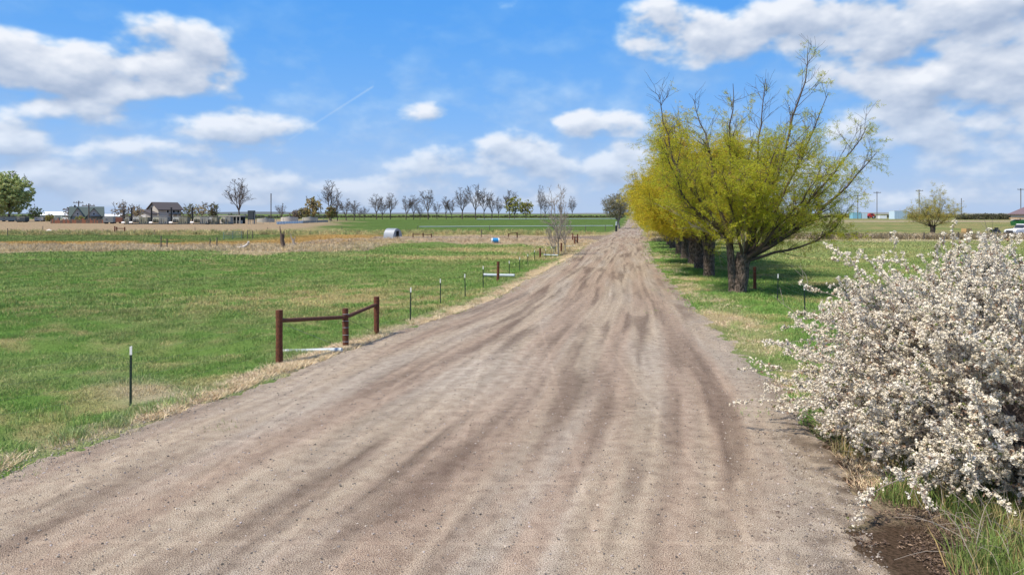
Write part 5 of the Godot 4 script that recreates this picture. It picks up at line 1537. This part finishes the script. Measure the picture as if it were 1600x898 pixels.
func far_right() -> void:
	rng.seed = 900
	var cp := on_ground(1404, 342)
	var s := -cp.z / FOC
	for e in [["pale blue-white container on the right horizon, left of the round willow", 1404, 342, 24, 12.5, M.pale_blue_paint], ["blue container on the right horizon beside the red machine", 1337, 341.5, 14, 10.5, M.blue_paint], ["lighter blue tank box right of the blue container", 1349, 341.5, 9, 9.0, M.pale_blue_paint], ["small pale box between red machine and pale container", 1378, 341.5, 12, 5.0, M.white_plastic]]:
		var p := on_ground(e[1], e[2])
		var o := thing("shipping_container", e[0], "container", p, 0.25 if e[1] == 1404 else 0.0, "containers on the right horizon")
		var w: float = e[3] * s; var h: float = e[4] * s
		part("body", boxm(Vector3(0, h * 0.5, 0), Vector3(w, h, 5), e[5]), o)
		for k in 6: part("rib", boxm(Vector3((k - 2.5) * w * 0.17, h * 0.5, 2.52), Vector3(w * 0.03, h * 0.96, 0.12), e[5]), o)
		part("roof", boxm(Vector3(0, h + 0.06, 0), Vector3(w * 1.02, 0.12, 5.1), M.white_plastic), o)
	# red machine
	var rp := on_ground(1361, 341.5)
	var rm := thing("red_tractor", "red farm machine between blue containers and the power pole", "tractor", rp)
	part("hood", prism(PackedVector2Array([Vector2(-2.4, 0.9), Vector2(2.4, 0.9), Vector2(2.4, 3.4), Vector2(1.0, 4.0), Vector2(-1.0, 4.0), Vector2(-2.4, 2.2)]), -1.2, 1.2, M.red_paint), rm)
	part("cab_window", boxm(Vector3(0.6, 3.2, 1.22), Vector3(1.5, 1.0, 0.06), M.window_glass), rm)
	wheel(rm, Vector3(1.5, 1.1, 1.2), 1.1, 0.6); wheel(rm, Vector3(-1.7, 0.8, 1.2), 0.8, 0.5)
	power_pole("power pole with crossarm behind the red machine on the right", on_ground(1371, 342), 43 * s, 1)
	power_pole("power pole seen through the twigs at the willow's right side", on_ground(1341, 342), 38 * s, 1)
	power_pole("power pole with crossarm rising behind the round willow", on_ground(1437, 342), 46 * s, 1)
	power_pole("bare pole right of the round willow", on_ground(1503, 341), 36 * s, 0)
	power_pole("power pole with crossarm at the right edge above the barn roof", on_ground(1596, 342), 48 * s, 1)
	# barn roof at the right edge
	var bp := on_ground(1644, 344)
	var bs := -bp.z / FOC
	var bn := thing("barn", "barn with mauve red roof at the right edge of the horizon", "barn", bp)
	part("wall", boxm(Vector3(0, 5 * bs, 0), Vector3(100 * bs, 10 * bs, 14), M.house_wall), bn)
	part("roof", gable_roof(100 * bs, 14, 10 * bs, 31 * bs, 1.0, false, M.barn_roof, 0.4), bn)
	part("gable", gable_wall(100 * bs, 10 * bs, 30.5 * bs, Vector3(0, 0, 6.9), Vector3(0, 0, 1), M.barn_roof), bn)
	part("door", boxm(Vector3(0, 4 * bs, 7.06), Vector3(14 * bs, 8 * bs, 0.12), M.roof_brown), bn)
	# hay bale, mower and white utility truck behind the bush
	var hp := on_ground(1511, 366)
	var hb := thing("hay_bale", "small tan hay bale beyond the far fence near the white bush", "bale", hp, 0.3)
	part("bale", prism(PackedVector2Array([Vector2(-0.62, 0), Vector2(0.62, 0), Vector2(0.66, 0.3), Vector2(0.6, 0.95), Vector2(-0.6, 0.98), Vector2(-0.66, 0.4)]), -0.5, 0.5, M.hay), hb)
	for x: float in [-0.3, 0.3]: part("twine", boxm(Vector3(x, 0.49, 0.51), Vector3(0.03, 0.97, 0.02), M.tank_pale), hb)
	var qp := on_ground(1556, 365.5)
	var q := thing("quad_bike", "small dark quad bike parked left of the white truck", "quad bike", qp, 0.35)
	part("body", prism(PackedVector2Array([Vector2(-0.75, 0.4), Vector2(0.75, 0.4), Vector2(0.8, 0.72), Vector2(0.3, 0.85), Vector2(0.15, 0.7), Vector2(-0.5, 0.74), Vector2(-0.8, 0.8)]), -0.3, 0.3, M.tank_dark), q)
	part("seat", boxm(Vector3(-0.2, 0.80, 0), Vector3(0.6, 0.12, 0.34), M.rubber), q)
	part("handlebar", boxm(Vector3(0.3, 1.0, 0), Vector3(0.06, 0.3, 0.7), M.black_metal), q)
	for x: float in [-0.55, 0.55]:
		for z: float in [-0.42, 0.42]: wheel(q, Vector3(x, 0.28, z), 0.28, 0.22)
	var tp := on_ground(1604, 371.5)
	var t := thing("utility_truck", "white utility truck with dark windows at the right edge behind the bush", "truck", tp, 0.22)
	part("body", prism(PackedVector2Array([Vector2(-2.95, 0.55), Vector2(2.6, 0.55), Vector2(2.6, 1.2), Vector2(-1.0, 1.28), Vector2(-1.25, 1.32), Vector2(-2.75, 1.18), Vector2(-2.98, 0.95)]), -0.95, 0.95, M.car_white), t)
	var cab := part("cab", prism(PackedVector2Array([Vector2(-1.35, 1.31), Vector2(2.2, 1.21), Vector2(2.0, 1.98), Vector2(-0.75, 2.02)]), -0.85, 0.85, M.car_white), t)
	for e in [[-0.62, 0.62], [0.30, 0.95], [1.35, 0.95]]: part("side_window", boxm(Vector3(e[0] + 0.1, 1.62, 0.86), Vector3(e[1], 0.48, 0.03), M.window_glass), cab)
	part("windscreen", boxm(Vector3(-1.13, 1.66, 0), Vector3(0.05, 0.62, 1.5), M.window_glass, Basis(Vector3.BACK, -0.70)), cab)
	part("bumper", boxm(Vector3(-3.05, 0.62, 0), Vector3(0.16, 0.24, 1.9), M.black_metal), t)
	part("grille", boxm(Vector3(-2.99, 0.93, 0), Vector3(0.06, 0.26, 1.1), M.black_metal), t)
	for z: float in [-0.72, 0.72]: part("headlight", boxm(Vector3(-2.99, 0.98, z), Vector3(0.07, 0.2, 0.3), M.white_plastic), t)
	for x: float in [-1.95, 1.6]:
		for z: float in [-0.82, 0.82]: wheel(t, Vector3(x, 0.46, z), 0.46, 0.30)
	var gp := on_ground(1612, 355)
	var gs := -gp.z / FOC
	var g := thing("green_harvester", "green harvester with tan canopy standing behind the white truck", "harvester", gp)
	part("body", prism(PackedVector2Array([Vector2(-26 * gs, 3 * gs), Vector2(26 * gs, 3 * gs), Vector2(26 * gs, 12 * gs), Vector2(-20 * gs, 12 * gs), Vector2(-27 * gs, 9 * gs)]), -1.4, 1.4, M.green_paint), g)
	part("canopy", boxm(Vector3(-6 * gs, 14.2 * gs, 0), Vector3(44 * gs, 0.3, 3.0), M.hay), g)
	for x: float in [-22, -2, 12]: part("canopy_post", boxm(Vector3(x * gs, 13 * gs, 1.2), Vector3(0.14, 2.3 * gs, 0.14), M.black_metal), g)
	part("window", boxm(Vector3(-8 * gs, 9 * gs, 1.42), Vector3(9 * gs, 4 * gs, 0.06), M.window_glass), g)
	wheel(g, Vector3(-16 * gs, 3.4 * gs, 1.4), 3.4 * gs, 0.6); wheel(g, Vector3(14 * gs, 4.4 * gs, 1.4), 4.4 * gs, 0.7)
	# scrub hedge along the right horizon and rough growth on the left one: too far to tell one plant from the next
	var clump := sprig(8, 0.5, 0.6, 0.22).mesh(M.willow_leaf, false, true)
	for e in [["dark scrub hedge along the right-hand horizon", 1495.0, 1720.0, 343.0, Color(0.14, 0.135, 0.085), 2200, 2.6], ["low scrub along the horizon behind the willow row", 1200.0, 1500.0, 340.0, Color(0.10, 0.10, 0.06), 1200, 1.4], ["low dark scrub along the horizon left of the road", 480.0, 975.0, 340.2, Color(0.13, 0.135, 0.075), 2600, 1.5], ["thin rough growth along the far-left horizon", -60.0, 520.0, 341.0, Color(0.13, 0.13, 0.10), 2200, 2.0]]:
		var buf := PackedFloat32Array()
		for k in e[5]:
			var px := rr(e[1], e[2])
			var d := far_d(e[3]) + rr(0.0, 25.0)
			var x := (px - 800.0) / FOC * d
			if x > along(ROAD_L, d) - 4.0 and x < along(ROAD_R, d) + 4.0: continue
			var h: float = e[6] * (0.45 + 0.9 * maxf(0.0, nf.get_noise_2d(x * 0.03, d * 0.02) + 0.35))
			var c: Color = e[4]; var q2 := rr(0.6, 1.5)
			put(buf, facing(Vector3(rng.randfn(), rng.randfn() + 0.6, rng.randfn()).normalized()) * Basis.from_scale(Vector3.ONE * rr(1.0, 2.0)), Vector3(x, rng.randf() * h, -d), Color(c.r * q2, c.g * q2, c.b * q2))
		tag(scatter("scrub", clump, buf, self), e[0], "scrub", "", "stuff")
	# far land on the horizon
	var m := MB.new()
	var prev := Vector3.ZERO
	for k in 121:
		var a := deg_to_rad(-62.0 + 124.0 * k / 120.0)
		var h := 6.0 + 18.0 * maxf(0.0, nf.get_noise_2d(k * 0.045, 5.0) + 0.3)
		var p := Vector3(sin(a) * 6500.0, h, -cos(a) * 6500.0)
		if k > 0:
			var d0 := Vector3(prev.x, -5, prev.z); var d1 := Vector3(p.x, -5, p.z)
			m.quad(d0 * 0.97, d1 * 0.97, p, prev, Vector3(-p.x, 2000, -p.z).normalized())
			m.quad(d0 * 1.05, d1 * 1.05, p, prev, Vector3(p.x, 2000, p.z).normalized())
		prev = p
	structure("hills", m.mesh(mat("far_land", lin(0.22, 0.24, 0.24), 0.95)))
